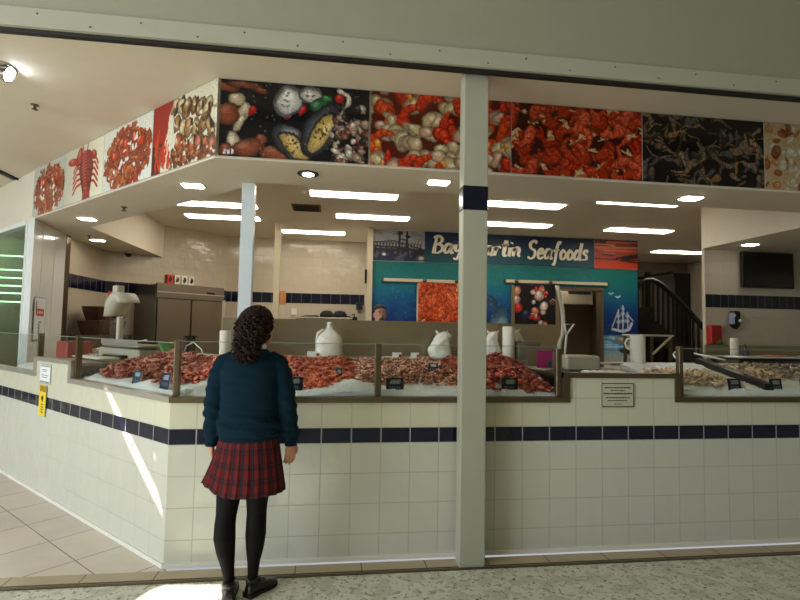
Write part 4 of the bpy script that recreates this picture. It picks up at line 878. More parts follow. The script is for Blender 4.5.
def food_mat(name, rgb, rgb2, rough=.3):
    m, nt, b = nmat(name); N = nt.nodes; Lk = nt.links; tc = N.new('ShaderNodeTexCoord'); oi = N.new('ShaderNodeObjectInfo')
    ad = N.new('ShaderNodeVectorMath'); ad.operation = 'ADD'; Lk.new(tc.outputs['Object'], ad.inputs[0])
    cx_ = N.new('ShaderNodeCombineXYZ'); Lk.new(oi.outputs['Random'], cx_.inputs[0]); Lk.new(cx_.outputs[0], ad.inputs[1])
    nz = N.new('ShaderNodeTexNoise'); nz.inputs['Scale'].default_value = 48; nz.inputs['Detail'].default_value = 2; Lk.new(ad.outputs[0], nz.inputs['Vector'])
    cr = N.new('ShaderNodeValToRGB'); cr.color_ramp.elements[0].position = .44; cr.color_ramp.elements[1].position = .60
    cr.color_ramp.elements[0].color = (*lin(rgb), 1); cr.color_ramp.elements[1].color = (*lin(rgb2), 1)
    Lk.new(nz.outputs['Fac'], cr.inputs['Fac'])
    mr = N.new('ShaderNodeMapRange'); mr.inputs['To Min'].default_value = .5; mr.inputs['To Max'].default_value = 1.3; Lk.new(oi.outputs['Random'], mr.inputs['Value'])
    sc = N.new('ShaderNodeVectorMath'); sc.operation = 'SCALE'; Lk.new(cr.outputs['Color'], sc.inputs[0]); Lk.new(mr.outputs['Result'], sc.inputs['Scale'])
    Lk.new(sc.outputs['Vector'], b.inputs['Base Color']); b.inputs['Roughness'].default_value = rough; return m
FM = dict(A=food_mat('cooked_shell', (176, 32, 14), (240, 164, 130)), B=food_mat('orange_shell', (214, 70, 24), (236, 136, 84)), C=food_mat('raw_shell', (150, 70, 38), (230, 184, 154)),
          D=food_mat('deep_red_shell', (162, 24, 10), (234, 120, 84)), E=food_mat('pale_flesh', (196, 156, 112), (226, 206, 178)), F=food_mat('brown_shell', (108, 84, 58), (170, 152, 122)), K=food_mat('crab_shell', (206, 92, 60), (232, 190, 168)))
def fillet_mesh(name, m):
    b = MB(); b.rings([[(.045*u_, .017*math.cos(a)*(1-u_*u_)**.5*(1-.3*u_), .008*u_*u_+.009*math.sin(a)*(1-u_*u_)**.5) for a in [2*PI*i/8 for i in range(8)]] for u_ in np.linspace(-.98, .98, 8)], True, True); return b.build(name, m)
def shell_mesh(name, m):
    b = MB()
    for s_ in (1, -1):
        b.rings([[(.02*q*math.cos(a)*(1+.25*math.cos(a)), .015*q*math.sin(a), s_*(.002+.010*(1-q*q))) for a in [2*PI*i/12 for i in range(12)]] for q in (1., .85, .6, .3, .05)], True, True)
    return b.build(name, m)
def crab_mesh(m):
    b = MB(); b.ell((0, 0, 0), (.055, .038, .018), 14, 8)
    for s_ in (-1, 1):
        for k in range(4):
            a = -.7+k*.42; b.tube([(s_*.04, a*.05, 0), (s_*.075, a*.07, .018), (s_*.105, a*.1, -.01)], [.006, .0055, .002], 5)
        b.tube([(s_*.04, .03, 0), (s_*.06, .06, .008), (s_*.035, .085, .006)], [.007, .009, .012], 6); b.ell((s_*.028, .098, .006), (.012, .018, .008), 8, 6)
    return b.build('crab', m)
CAM = Vector((.0565, -3.4516, 1.539))
protos = {}
def proto(kind, cls):
    if (kind, cls) in protos: return protos[(kind, cls)]
    if kind == 'fish_fillet': o = fillet_mesh(kind, FM[cls])
    elif kind == 'shellfish': o = shell_mesh(kind, FM[cls])
    else: o = prawn_mesh(kind, FM[cls], R=.020 if cls != 'C' else .026, r=.0098 if cls != 'C' else .0085, span=3.9 if cls != 'C' else 2.4)
    COL.objects.unlink(o); protos[(kind, cls)] = o.data; bpy.data.objects.remove(o); return protos[(kind, cls)]
def heap(xf, s0, s1, w0, w1, kind, cls, n, nind, label, group, dz=.0, hz=.05, mask=lambda s, w: True, sc=1., dir_rz=0., cat=None):
    me = proto(kind, cls); items = []; tries = 0
    while len(items) < n and tries < n*20:
        tries += 1; s_, w = R_(s0, s1), R_(w0, w1)
        if not mask(s_, w): continue
        e = min(s_-s0, s1-s_, w-w0, w1-w); h = hz*min(1, max(0, e)/.10)*(.75+.5*mnoise.noise(Vector((s_*6, w*6, 4))))
        z = bedz(w)+dz+.006+h*random.random()**.5
        top = random.random()
        P = Vector(xf(s_, w, z)); rot = (R_(-.5, .5)+(PI if random.random() < .3 else 0), R_(-.5, .5), R_(0, 6.28))
        items.append((P, rot, sc*R_(.9, 1.35), z-bedz(w)-dz))
    items.sort(key=lambda t_: (t_[0]-CAM).length-1.2*t_[3]*4)
    for k, (P, rot, s_, _) in enumerate(items[:nind]):
        o = bpy.data.objects.new(kind, me); COL.objects.link(o); o.location = P; o.rotation_euler = rot; o.scale = (s_,)*3
        tag(o, label, cat or {'cooked_prawn': 'prawn', 'raw_prawn': 'prawn', 'fish_fillet': 'fish', 'shellfish': 'shellfish'}[kind], group)
    rest = items[nind:]
    if rest:
        V = np.array([v.co for v in me.vertices]); F = [tuple(p.vertices) for p in me.polygons]; vs = []; fs = []
        from mathutils import Euler
        for P, rot, s_, _ in rest:
            Rm = np.array(Euler(rot).to_matrix()); q = (V*s_)@Rm.T+np.array(P); k0 = len(vs); vs += q.tolist(); fs += [tuple(k0+i for i in f) for f in F]
        m2 = bpy.data.meshes.new(kind+'_pile'); m2.from_pydata(vs, [], fs); m2.polygons.foreach_set('use_smooth', [True]*len(fs)); m2.materials.append(FM[cls]); m2.update()
        o = bpy.data.objects.new(kind+'_pile', m2); COL.objects.link(o); tag(o, 'deeper part of the '+group, 'seafood', None, 'stuff')
# nearest angled case
heap(wing, .12, 1.54, .13, .85, 'cooked_prawn', 'A', 720, 60, 'cooked red prawn in the heap behind the angled glass', 'red prawns behind the angled glass', -.02, .075, lambda s, w: w > .145+.05*math.sin(s*9))
# front case, left to right
heap(front, -.88, -.12, .22, .84, 'cooked_prawn', 'A', 420, 60, 'cooked prawn in the mixed heap behind the girl', 'cooked prawns behind the girl', 0, .055, lambda s, w: w > .22+.06*math.sin(s*14))
heap(front, -.14, .22, .12, .84, 'cooked_prawn', 'B', 330, 70, 'bright orange prawn in the heap just right of the girl', 'bright orange prawns right of the girl', 0, .05, lambda s, w: w > .08+max(0, (s-.02))*1.1)
heap(front, .22, 1.0, .20, .84, 'raw_prawn', 'C', 520, 110, 'brownish long prawn in the middle trays left of the pillar', 'brownish prawns left of the pillar', 0, .055)
heap(front, .98, 1.66, .09, .84, 'cooked_prawn', 'D', 700, 110, 'deep red prawn in the heap right of the pillar', 'deep red prawns right of the pillar', 0, .085, lambda s, w: not (1.25 < s < 1.46 and w < .2))
# right case
heap(front, 2.70, 3.30, .2, .6, 'fish_fillet', 'E', 130, 60, 'pale fish strip on ice in the left part of the right case', 'pale fish strips in the right case', 0, .04, lambda s, w: s < 3.42-.0*w and w < .72-(s-2.7)*.3)
heap(front, 3.52, 4.05, .34, .80, 'fish_fillet', 'E', 110, 50, 'small pale fish piece just right of the black divider', 'pale fish pieces right of the black divider', 0, .04)
heap(front, 4.08, 5.1, .2, .80, 'shellfish', 'F', 240, 80, 'brown shell in the heap at the right edge', 'brown shells at the right edge', 0, .04, sc=1.3)
heap(wing, 2.6, 3.18, .3, .8, 'shellfish', 'E', 70, 40, 'small pale shell on ice in the far left case', 'pale shells in the far left case', -.02, .03)
# crabs
cr = crab_mesh(FM['K']); spots = [(wing, .52, .34), (wing, .82, .5), (wing, 1.15, .46), (wing, .3, .62), (wing, 1.32, .70), (front, -.70, .55), (front, -.42, .66)]
words = ['front most pinkish crab lying on the angled ice bed', 'pinkish crab in the middle of the angled case', 'pinkish crab near the ledge end of the angled case', 'pinkish crab behind the glass post at the corner', 'pinkish crab at the far back of the angled case', 'pinkish crab left of the girl among the mixed prawns', 'pinkish crab hidden behind the girl']
for i, ((xf, s_, w), l) in enumerate(zip(spots, words)):
    o = cr if i == 0 else copy_tree(cr); o.location = xf(s_, w, bedz(w)+.045); o.rotation_euler = (R_(-.2, .2), R_(-.2, .2), R_(0, 6)); tag(o, l, 'crab', 'crabs on the ice')
# black divider, tongs
b = MB(); b.rings([[(x, w, bedz(w)+z) for x, z in ((3.41, .0), (3.49, .0), (3.485, .05), (3.415, .05))] for w in np.linspace(.1, .86, 10)]); tag(b.build('tray_divider', M['black']), 'long black divider running back between the pale fish', 'divider')
def tongs(xf, s_, w, z, rz, l, L=.26):
    f = empty('tongs', xf(s_, w, z), l, 'tongs', 'serving tongs', rz, False)
    for k in (-1, 1):
        b = MB(); b.tube([(0, 0, .004), (L*.5, k*.02, .03), (L*.9, k*.012, .05)], .007, 6); b.build('arm', M['white'], f)
    b = MB(); b.tube([(L*.86, -.012, .05), (L*.95, 0, .055), (L*.86, .012, .05)], .008, 6); b.build('hinge', M['white'], f)
tongs(front, 3.18, .82, 1.32, .9, 'white tongs behind the pale fish strips', .2)
tongs(front, 3.62, .74, 1.31, 2.3, 'white tongs just right of the black divider')
tongs(wing, 3.1, .98, 1.30, .35, 'white tongs standing at the far left case', .34)
tongs(wing, 1.9, .7, 1.205, -.3, 'small tongs on the raised left ledge', .2)

# price tags
def price_tag(xf, s_, w, z, l, W=.125, H=.10, tone=(11, 11, 15), hi=(150, 154, 146), yaw=0):
    a = Vector(xf(s_-W/2 if xf is front else s_+W/2, w, z)); e = Vector(xf(s_+W/2 if xf is front else s_-W/2, w, z)); u = (e-a).normalized(); n = u.cross(Vector((0, 0, 1)))
    f = empty('price_tag', tuple((a+e)/2), l, 'price tag', 'black price tags on the ice')
    cv = Cv(int(W*320), int(H*320), tone); w_, h_ = cv.w, cv.h
    for k in range(3): cv.line([(w_*.28+R_(-2, 2), h_*(.2+.1*k)), (w_*.8, h_*(.18+.1*k))], 1.3, hi, .5)
    x = w_*.2
    while x < w_*.8: cv.line([(x, h_*.62), (x+2, h_*.8)], 1, (90, 96, 120), .9); cv.line([(x+2, h_*.62), (x, h_*.75)], .8, (90, 96, 120), .8); x += R_(4, 6)
    cv.grain(.15); v = (Vector((0, 0, 1))*.98-n*.18).normalized()
    pic('card', cv, a, u, v, W, H, .004, (n.x, n.y, n.z), f, M['picm'])
    b = MB(); m_ = (a+e)/2-n*.004; b.bar(tuple(m_+Vector((0, 0, .02))), tuple(m_-n*.02+Vector((0, 0, -.05))), .012, .004); b.build('stake', M['blackm'], f)
for a_ in ((wing, .66, .085, 1.10, 'price tag with painted bluish glare at the middle of the angled case', .12, .10, (44, 60, 72), (150, 176, 186)), (wing, .25, .085, 1.10, 'price tag beside the corner post of the angled case', .12, .11, (30, 38, 56), (170, 180, 196)),  # bluish glare is painted into the middle angled-case tag's colours
           (front, -.20, .10, 1.10, 'price tag half hidden by the girl'), (front, .11, .27, 1.16, 'narrow price tag between orange and brown prawns', .045, .09), (front, .50, .085, 1.10, 'price tag in front of the brownish prawns left of the pillar'),
           (front, .83, .38, 1.22, 'small glaring price tag set back among the brownish prawns', .075, .065, (40, 40, 40), (200, 206, 190)), (front, 1.35, .12, 1.10, 'price tag under the deep red prawns right of the pillar'),
           (front, 3.17, .12, 1.105, 'price tag below the pale fish left of the black divider', .115), (front, 3.53, .12, 1.105, 'price tag just right of the black divider', .11), (front, 3.80, .12, 1.105, 'price tag cut by the right picture edge', .11)):
    price_tag(*a_)

# ================================================================ things on the ledges
def bag(x, y, z, w, h, l, jug=False, seed=0):
    f = empty('plastic_jug' if jug else 'plastic_bag', (x, y, z), l, 'jug' if jug else 'bag', None if jug else 'white plastic bags on the ledge')
    b = MB(); n = 28; rr = []
    prof = [(.96, 0), (1, .03), (1.0, .45), (.92, .62), (.62, .78), (.24, .90), (.2, .93), (.22, 1)] if jug else [(.92, 0), (1, .06), (.96, .25), (.9, .45), (.78, .62), (.7, .75), (.6, .88), (.42, .96), (.2, 1.)]
    for (r, t_) in [(np.interp(q, [p_[1] for p_ in prof], [p_[0] for p_ in prof]), q) for q in np.linspace(0, 1, 22)]:
        rg = []
        for k in range(n):
            a = 2*PI*k/n; sq = min(1.25, 1/max(abs(math.cos(a)), abs(math.sin(a)))) if jug else 1.08
            cr_ = 1+(.04 if jug else .26)*mnoise.noise(Vector((math.cos(a)*2+seed, math.sin(a)*2, t_*5+seed)))*(.3+t_)
            rg.append((x+w/2*r*math.cos(a)*sq**.5*cr_+(.0 if jug else .02*math.sin(t_*5+seed)), y+w*.34*r*math.sin(a)*cr_, z+h*t_+(0 if jug else .012*mnoise.noise(Vector((a, t_*3, seed))))))
        rr.append(rg)
    b.rings(rr, True, True); b.build('body', M['plastic'], f)
    if jug:
        b = MB(); b.lathe([(.022, 0), (.022, .025), (.018, .028)], (x, y, z+h)); b.build('cap', M['white'], f)
        b = MB(); b.tube([(x-w*.22, y-.03, z+h*.86), (x-w*.42, y-.03, z+h*.74), (x-w*.46, y-.03, z+h*.5)], [.012, .013, .012], 8); b.build('handle', M['plastic'], f)
    else:
        for s_ in (-1, 1): b = MB(); b.tube([(x+s_*.02, y, z+h*.93), (x+s_*.05, y+.01, z+h*1.02), (x+s_*.03, y+.015, z+h*.9)], [.012, .009, .012], 7); b.build('handle', M['plastic'], f)
bag(.03, 1.0, 1.292, .235, .27, 'white plastic jug on the ledge right of the girl', True)
bag(1.03, 1.0, 1.292, .21, .23, 'upright white plastic bag just left of the pillar', False, 3)
bag(1.50, .98, 1.292, .15, .24, 'white plastic bag just right of the pillar', False, 8)
bag(1.72, 1.02, 1.292, .15, .26, 'crumpled white plastic bag behind the tall paper roll', False, 5)
roll('paper_roll', -.86+.02, .97, 1.262, .045, .24, 'white paper roll standing left of the girl')
roll('paper_roll', 1.63, .93, 1.292, .055, .29, 'tall white paper roll right of the pillar')
f = empty('measuring_jug', (2.86, .9, 1.222), 'white straight jug with a handle on the raised right ledge', 'jug')
b = MB(); b.lathe([(.062, 0), (.066, .005), (.066, .295), (.069, .30), (.062, .30), (.060, .29), (.058, .02)], (2.86, .9, 1.222), 28); b.build('body', M['plastic'], f)
b = MB(); b.tube([(2.80, .9, 1.49), (2.755, .9, 1.49), (2.735, .9, 1.45), (2.75, .9, 1.41), (2.80, .9, 1.38)], .009, 8); b.build('handle', M['plastic'], f)
def card(x, y, z, l, w=.10):
    f = empty('label_card', (x, y, z), l, 'card', 'label cards on the ledge')
    b = MB(); b.rings([[(x-w/2, y, z), (x+w/2, y, z), (x+w/2, y+.04, z), (x-w/2, y+.04, z)], [(x-w/2, y+.018, z+.045), (x+w/2, y+.018, z+.045), (x+w/2, y+.022, z+.045), (x-w/2, y+.022, z+.045)]]); b.build('card', M['whitem'], f)
    b = MB(); b.box(x+w*.22, x+w*.42, y-.001, y+.012, z+.008, z+.03); b.build('red_mark', M['red'], f)
card(-.10, .93, 1.292, 'white label card with a red mark left of the white jug', .11); card(.62, .93, 1.292, 'white label card with a red mark left of the upright bag', .08); card(.78, .93, 1.292, 'pale label card near the upright bag', .07)
b = MB(); b.box(.42, .98, .96, 1.0, 1.292, 1.30); tag(b.build('long_ruler', M['whitem']), 'long thin white strip lying on the ledge left of the pillar', 'strip')
# scales
def scale_(xf, s_, w, z, l, sx=.62, hgt=.55, flip=1):
    f = empty('shop_scale', xf(s_, w, z), l, 'scale', 'shop scales')
    X_ = lambda a, b_, c_: xf(s_+a, w+b_, z+c_); CO = .36
    b = MB(X_); b.rbox(-sx/2, sx/2, -.12, .14, .0, .10, .02); b.build('base', M['beige'], f)
    b = MB(X_); b.rbox(-sx/2-.02, sx/2-.12, -.14, .16, .12, .14, .02); b.box(-.1, .1, -.05, .05, .1, .12); b.build('pan', M['steel'], f)
    b = MB(X_); b.rbox(-sx/2-.02, sx/2-.12, -.145, -.14, .14, .19, .002); b.build('pan_guard', M['steel'], f)
    b = MB(X_); b.rbox(CO*flip-.03, CO*flip+.03, .02, .08, .1, hgt-.2, .02); b.build('column', M['beige'], f)
    b = MB(X_); n = 14
    rr = []
    for k in range(n+1):
        q = k/n; cx_ = CO*flip+.10-.52*q*1.0 if 0 else CO*flip+(.10-.34*q)*flip; cz = hgt-.16+.20*math.sin(q*2.0+.4)-.02*q; th = .105*(1-q)**.7+.012
        rr.append([(cx_, -.08, cz-th), (cx_, .14, cz-th), (cx_-.01, .13, cz+th*.35), (cx_-.01, -.07, cz+th*.35)])
    b.rings(rr, True, True); b.build('display_head', M['beige'], f)
    b = MB(X_); b.rbox(CO*flip-.05, CO*flip+.06, -.02, .06, hgt+.04, hgt+.13, .01); b.build('label_printer', M['beige'], f)
    b = MB(X_); b.box(CO*flip+.06, CO*flip+.13, -.03, .05, hgt+.0, hgt+.07); b.build('printer_roll', M['red'] if flip > 0 else M['black'], f)
scale_(wing, 2.13, .70, 1.20, 'beige shop scale with curved display at the left ledge', .88, .62, 1)
b = MB(); b.rbox(2.0, 2.30, .55, .80, 1.222, 1.345, .02); tag(b.build('storage_tub', M['beige']), 'beige tub on the raised ledge below the doorway', 'tub')
b = MB(wing); b.tube([(1.55, .95, 1.262), (1.5, .95, 1.34), (1.38, .95, 1.38), (1.24, .95, 1.32), (1.2, .95, 1.262)], .006, 6); tag(b.build('scale_cable', M['whitem']), 'thin white cable looping beside the left scale', 'cable')
b = MB(); b.box(1.76, 1.90, .60, .604, 1.24, 1.385); o = b.build('magenta_flyer', M['magenta']); tag(o, 'magenta flyer hanging beside the deep red prawns', 'flyer')
b = MB(); b.box(1.85, 1.89, .597, .601, 1.25, 1.30); q = b.build('blue_mark', M['teal']); q.parent = o
b = MB(); b.box(1.92, 2.02, .70, .80, 1.222, 1.36); tag(b.build('small_carton', M['beige']), 'small beige carton right of the magenta flyer', 'carton')
b = MB(); b.box(1.70, 1.76, .85, 1.0, 1.29, 1.44); b.box(1.64, 1.95, .95, .98, 1.43, 1.45); tag(b.build('card_holder', M['beigedk']), 'drab card holder behind the magenta flyer', 'holder')
# ice shovel handle
f = empty('ice_shovel', (2.30, 1.3, .9), 'ice shovel with a white triangular handle standing in the doorway gap', 'shovel')
b = MB(); b.tube([(2.30, 1.3, .9), (2.36, 1.3, 1.53)], .012, 8); b.build('shaft', M['whitem'], f)
b = MB(); b.tube([(2.36, 1.3, 1.52), (2.335, 1.3, 1.62), (2.44, 1.3, 1.625), (2.37, 1.3, 1.53)], .012, 8); b.build('grip', M['whitem'], f)
b = MB(); b.rings([[(2.2, 1.28, .62), (2.4, 1.28, .62), (2.4, 1.30, .62), (2.2, 1.30, .62)], [(2.22, 1.29, .9), (2.38, 1.29, .9), (2.38, 1.31, .9), (2.22, 1.31, .9)]]); b.build('blade', M['steel'], f)
f = empty('ice_bin', (2.4, 1.35, 0), 'dark bin behind the raised right ledge', 'bin')
b = MB(); b.rbox(2.0, 2.75, 1.16, 1.7, 0, 1.14, .04); b.build('body', M['blackm'], f)
b = MB(); b.box(1.98, 2.77, 1.14, 1.72, 1.14, 1.17); b.build('rim', M['steeldk'], f)
# things lying on the raised ledges
for k, (x0, w0, L, l) in enumerate(((2.0, .25, .32, 'folded clear wrap on the raised right ledge'), )):
    b = MB(); b.rings([[(x0+L*u_, w0+.07*math.cos(a), 1.222+.012+.012*math.sin(a)+.006*math.sin(u_*30)) for a in [2*PI*i/10 for i in range(10)]] for u_ in np.linspace(0, 1, 16)], True, True); tag(b.build('plastic_wrap', M['plastic']), l, 'wrap')
b = MB(wing); b.rings([[(1.75+.6*u_, .35+.1*math.cos(a), 1.2+.022+.02*math.sin(a)*(1-.5*u_)) for a in [2*PI*i/10 for i in range(10)]] for u_ in np.linspace(0, 1, 12)], True, True); tag(b.build('plastic_wrap', M['plastic']), 'white wrapped parcel on the raised left ledge', 'wrap')
b = MB(wing); b.rbox(1.9, 2.3, .5, .66, 1.2, 1.24, .02); tag(b.build('black_tray', M['black']), 'black tray on the raised left ledge', 'tray')
b = MB(wing); b.rings([[(1.45+.05*math.cos(a)+.1*u_, .75+.05*math.sin(a), 1.262+.1*u_*(1+.2*math.sin(3*a))) for a in [2*PI*i/14 for i in range(14)]] for u_ in (0, .3, .6, 1)], True, True); tag(b.build('herb_bunch', M['green']), 'green herb bunch beside the left scale', 'herbs')
b = MB(wing); b.rbox(2.75, 3.05, .35, .6, 1.15, 1.35, .02); tag(b.build('red_carton', mat('dull_red_card', (150, 60, 50), .5)), 'dull red carton in the far left case', 'carton')
# ================================================================ people
def remesh(parts, vox, iters=3, fac=.5):
    me = bpy.data.meshes.new('tmp'); me.from_pydata(parts.v, [], parts.f); me.update()
    bm = bmesh.new(); bm.from_mesh(me); bmesh.ops.recalc_face_normals(bm, faces=bm.faces); bm.to_mesh(me); bm.free()
    o = bpy.data.objects.new('tmp', me); COL.objects.link(o)
    r = o.modifiers.new('r', 'REMESH'); r.mode = 'VOXEL'; r.voxel_size = vox
    s_ = o.modifiers.new('s', 'SMOOTH'); s_.iterations = iters; s_.factor = fac
    dg = bpy.context.evaluated_depsgraph_get(); me2 = bpy.data.meshes.new_from_object(o.evaluated_get(dg))
    bpy.data.objects.remove(o); bpy.data.meshes.remove(me); me2.polygons.foreach_set('use_smooth', [True]*len(me2.polygons)); return me2
def link(name, me, mats, parent):
    for m in (mats if isinstance(mats, (list, tuple)) else [mats]): me.materials.append(m)
    me.name = name; o = bpy.data.objects.new(name, me); COL.objects.link(o); o.parent = parent; return o
def rotz(c, a): return lambda x, y, z: (c[0]+x*math.cos(a)-y*math.sin(a), c[1]+x*math.sin(a)+y*math.cos(a), c[2]+z)
def head(b, c, yaw, k=1.):
    old = b.xf; b.xf = rotz(c, yaw)
    b.stack([(0, y*k, z*k, rx*k, ry*k) for z, y, rx, ry in ((-.118, .040, .016, .016), (-.112, .040, .032, .032), (-.092, .028, .047, .058), (-.065, .014, .058, .076), (-.03, .006, .066, .088), (.01, 0, .072, .094), (.045, -.003, .074, .095), (.075, -.006, .067, .086), (.098, -.008, .048, .064), (.112, -.01, .024, .034), (.115, -.01, .01, .012))], 28)
    b.stack([(0, y*k, z*k, rx*k, ry*k) for z, y, rx, ry in ((-.045, .092, .006, .008), (-.038, .098, .016, .014), (-.02, .098, .011, .012), (.005, .091, .008, .008), (.02, .086, .007, .006))], 12)
    for s_ in (-1, 1):
        b.ell((s_*.074*k, -.005*k, -.015*k), (.009*k, .017*k, .03*k), 10, 8)
        b.ell((s_*.03*k, .083*k, .024*k), (.02*k, .01*k, .006*k), 10, 6)
    b.ell((0, .088*k, -.068*k), (.023*k, .009*k, .008*k), 12, 6)
    b.xf = old
def hand(b, c, a, side, k=1.):
    """hanging hand at wrist c; local y spans the knuckles, thumb towards +y; fingers curl towards local -x*side"""
    old = b.xf; b.xf = rotz(c, a)
    b.stack([(0, 0, .02*k, .019*k, .022*k), (0, 0, 0, .017*k, .023*k), (0, .002*k, -.03*k, .016*k, .034*k), (0, .001*k, -.06*k, .015*k, .039*k), (-side*.002*k, 0, -.085*k, .012*k, .037*k), (-side*.003*k, 0, -.09*k, .006*k, .03*k)], 16)
    for y, L in ((.029, .068), (.010, .077), (-.010, .072), (-.028, .056)):
        p0 = (0, y*k, -.07*k); p1 = (-side*.004*k, y*1.04*k, -.09*k); p2 = (-side*.012*k, y*1.06*k, (-.09-L*.42)*k); p3 = (-side*.028*k, y*1.02*k, (-.09-L*.72)*k); p4 = (-side*.042*k, y*k, (-.09-L*.86)*k)
        b.tube([p0, p1, p2, p3, p4], [.0085*k, .009*k, .0082*k, .0075*k, .0055*k], 8)
    b.tube([(0, .018*k, -.02*k), (-side*.01*k, .042*k, -.045*k), (-side*.016*k, .052*k, -.072*k), (-side*.02*k, .050*k, -.092*k)], [.012*k, .0115*k, .0095*k, .007*k], 8)
    b.xf = old
def eyes(root, c, yaw, k=1., iris=(60, 40, 26)):
    f = rotz(c, yaw)
    for s_ in (-1, 1):
        b = MB(f); b.ell((s_*.029*k, .0835*k, .006*k), (.0125*k, .0085*k, .0075*k), 12, 8); e = b.build('eye', M['eye'], root)
        b = MB(f); b.ell((s_*.029*k, .0905*k, .006*k), (.0055*k, .003*k, .0055*k), 10, 6); b.build('iris', M['iris'], e)
    b = MB(f); b.tube([(-.021*k, .0905*k, -.067*k), (-.008*k, .0975*k, -.064*k), (0, .0975*k, -.066*k), (.008*k, .0975*k, -.064*k), (.021*k, .0905*k, -.067*k)], [.002*k, .005*k, .005*k, .005*k, .002*k], 6); b.build('lips', M['lips'], root)
    for s_ in (-1, 1):
        b = MB(f); b.tube([(s_*.014*k, .094*k, .026*k), (s_*.03*k, .092*k, .031*k), (s_*.046*k, .082*k, .026*k)], [.003*k, .0035*k, .002*k], 6); b.build('eyebrow', M['hair'], root)
M['skin'] = mat('skin', (196, 140, 112), .5, var=.06, vscale=12); M['lips'] = mat('lips', (150, 74, 66), .45); M['eye'] = mat('eye_white', (225, 222, 215), .2); M['iris'] = mat('iris', (50, 34, 24), .2)
M['hair'] = mat('dark_hair', (34, 17, 11), .6, spec=.2, var=.35, vscale=60)
M['tights'] = mat('black_tights', (7, 5, 5), .75, spec=.2); M['knit'] = mat('teal_knit', (8, 36, 50), .9, spec=.15, bump=.5, bscale=420, var=.06, vscale=30)
M['knitrib'] = mat('teal_knit_rib', (8, 33, 46), .9, spec=.15, bump=.6, bscale=300); M['leather'] = mat('black_leather', (22, 18, 17), .32, bump=.15, bscale=60); M['sole'] = mat('rubber_sole', (14, 12, 12), .7)
M['shirt'] = mat('white_shirt', (226, 226, 226), .7); M['darkshirt'] = mat('dark_shirt', (36, 38, 46), .8); M['trousers'] = mat('dark_trousers', (28, 28, 32), .8)

def shoe(root, c, a, side, k=1.):
    f = rotz(c, a); prof = [(-.035, .022, .055), (-.025, .033, .083), (0, .036, .10), (.03, .035, .103), (.06, .036, .088), (.10, .042, .068), (.14, .046, .056), (.175, .043, .048), (.20, .031, .040), (.212, .015, .030)]
    rr = []
    for y, hw, h in prof:
        rr.append([(hw*k*math.copysign(abs(math.cos(t_))**.75, math.cos(t_)), y*k, (.018+(h-.018)*max(0, math.sin(t_))**.85 if math.sin(t_) > 0 else .018)*k) for t_ in [2*PI*i/20 for i in range(20)]])
    b = MB(f); b.rings(rr, True, True); up_ = b.build('shoe', M['leather'], root)
    b = MB(f); pl = []
    for y, hw, h in prof: pl.append((hw*1.08*k, y*1.02*k))
    poly = pl+[(-x, y) for x, y in reversed(pl)]; b.prism(poly, .001, .02*k); b.prism([(x, y) for x, y in [(.038*k, -.036*k), (.038*k, .04*k), (-.038*k, .04*k), (-.038*k, -.036*k)]], .0005, .026*k); b.build('sole', M['sole'], up_)
    b = MB(f)
    for i in range(4): y = .055+i*.018; z = .092-i*.009; b.tube([(-.022*k, y*k, (z-.008)*k), (0, (y+.006)*k, (z+.003)*k), (.022*k, y*k, (z-.008)*k)], .0028*k, 5)
    for s_ in (-1, 1): b.tube([(0, .05*k, .10*k), (s_*.03*k, .04*k, .115*k), (s_*.036*k, .055*k, .10*k), (0, .052*k, .10*k)], .0026*k, 5); b.tube([(0, .05*k, .10*k), (s_*.02*k, .065*k, .08*k)], .0026*k, 5)
    b.build('laces', M['sole'], up_)
    b = MB(f); b.stack([(0, .005*k, .088*k, .037*k, .042*k), (0, .005*k, .105*k, .038*k, .044*k), (0, .004*k, .112*k, .034*k, .04*k)], 18); b.build('collar', M['leather'], up_)

# ---- the schoolgirl, seen from behind
g = empty('person', (-.41, -.40, 0), 'person with dark curly hair in teal jumper, tartan skirt and black tights, back turned', 'person', None, 0, False)
HC = (.035, .015, 1.545); HY = -.75
b = MB()
head(b, HC, HY, .98)
b.stack([(.012, -.01, 1.34, .06, .055), (.018, -.008, 1.40, .05, .05), (.026, -.002, 1.46, .048, .05), (.032, 0, 1.50, .045, .05)], 18)
b.stack([(0, 0, .86, .12, .09), (0, 0, .92, .145, .10), (0, 0, 1.02, .125, .09), (0, 0, 1.12, .125, .09), (0, 0, 1.25, .145, .095), (0, 0, 1.34, .15, .075), (.005, 0, 1.38, .09, .06)], 24)
b.stack([(-.08, 0, .60, .075, .08), (-.075, 0, .75, .085, .09), (-.065, 0, .88, .085, .09), (-.06, 0, .92, .07, .08)], 20)
b.stack([(.06, .0, .60, .072, .08), (.065, 0, .75, .085, .09), (.065, 0, .88, .085, .09), (.06, 0, .92, .07, .08)], 20)
b.stack([(-.072, -.02, .05, .033, .036), (-.077, -.025, .12, .030, .034), (-.086, -.03, .19, .037, .042), (-.097, -.04, .27, .051, .056), (-.106, -.042, .35, .060, .063), (-.108, -.03, .42, .058, .060), (-.106, -.012, .47, .058, .060), (-.102, -.002, .53, .064, .066), (-.095, 0, .62, .074, .078)], 22)
b.stack([(.040, .03, .05, .032, .036), (.047, .025, .12, .030, .034), (.050, .018, .19, .036, .042), (.055, .010, .27, .050, .056), (.058, .005, .35, .058, .062), (.058, .010, .42, .057, .060), (.058, .016, .47, .056, .06), (.058, .014, .53, .061, .066), (.062, .0, .62, .072, .078)], 22)
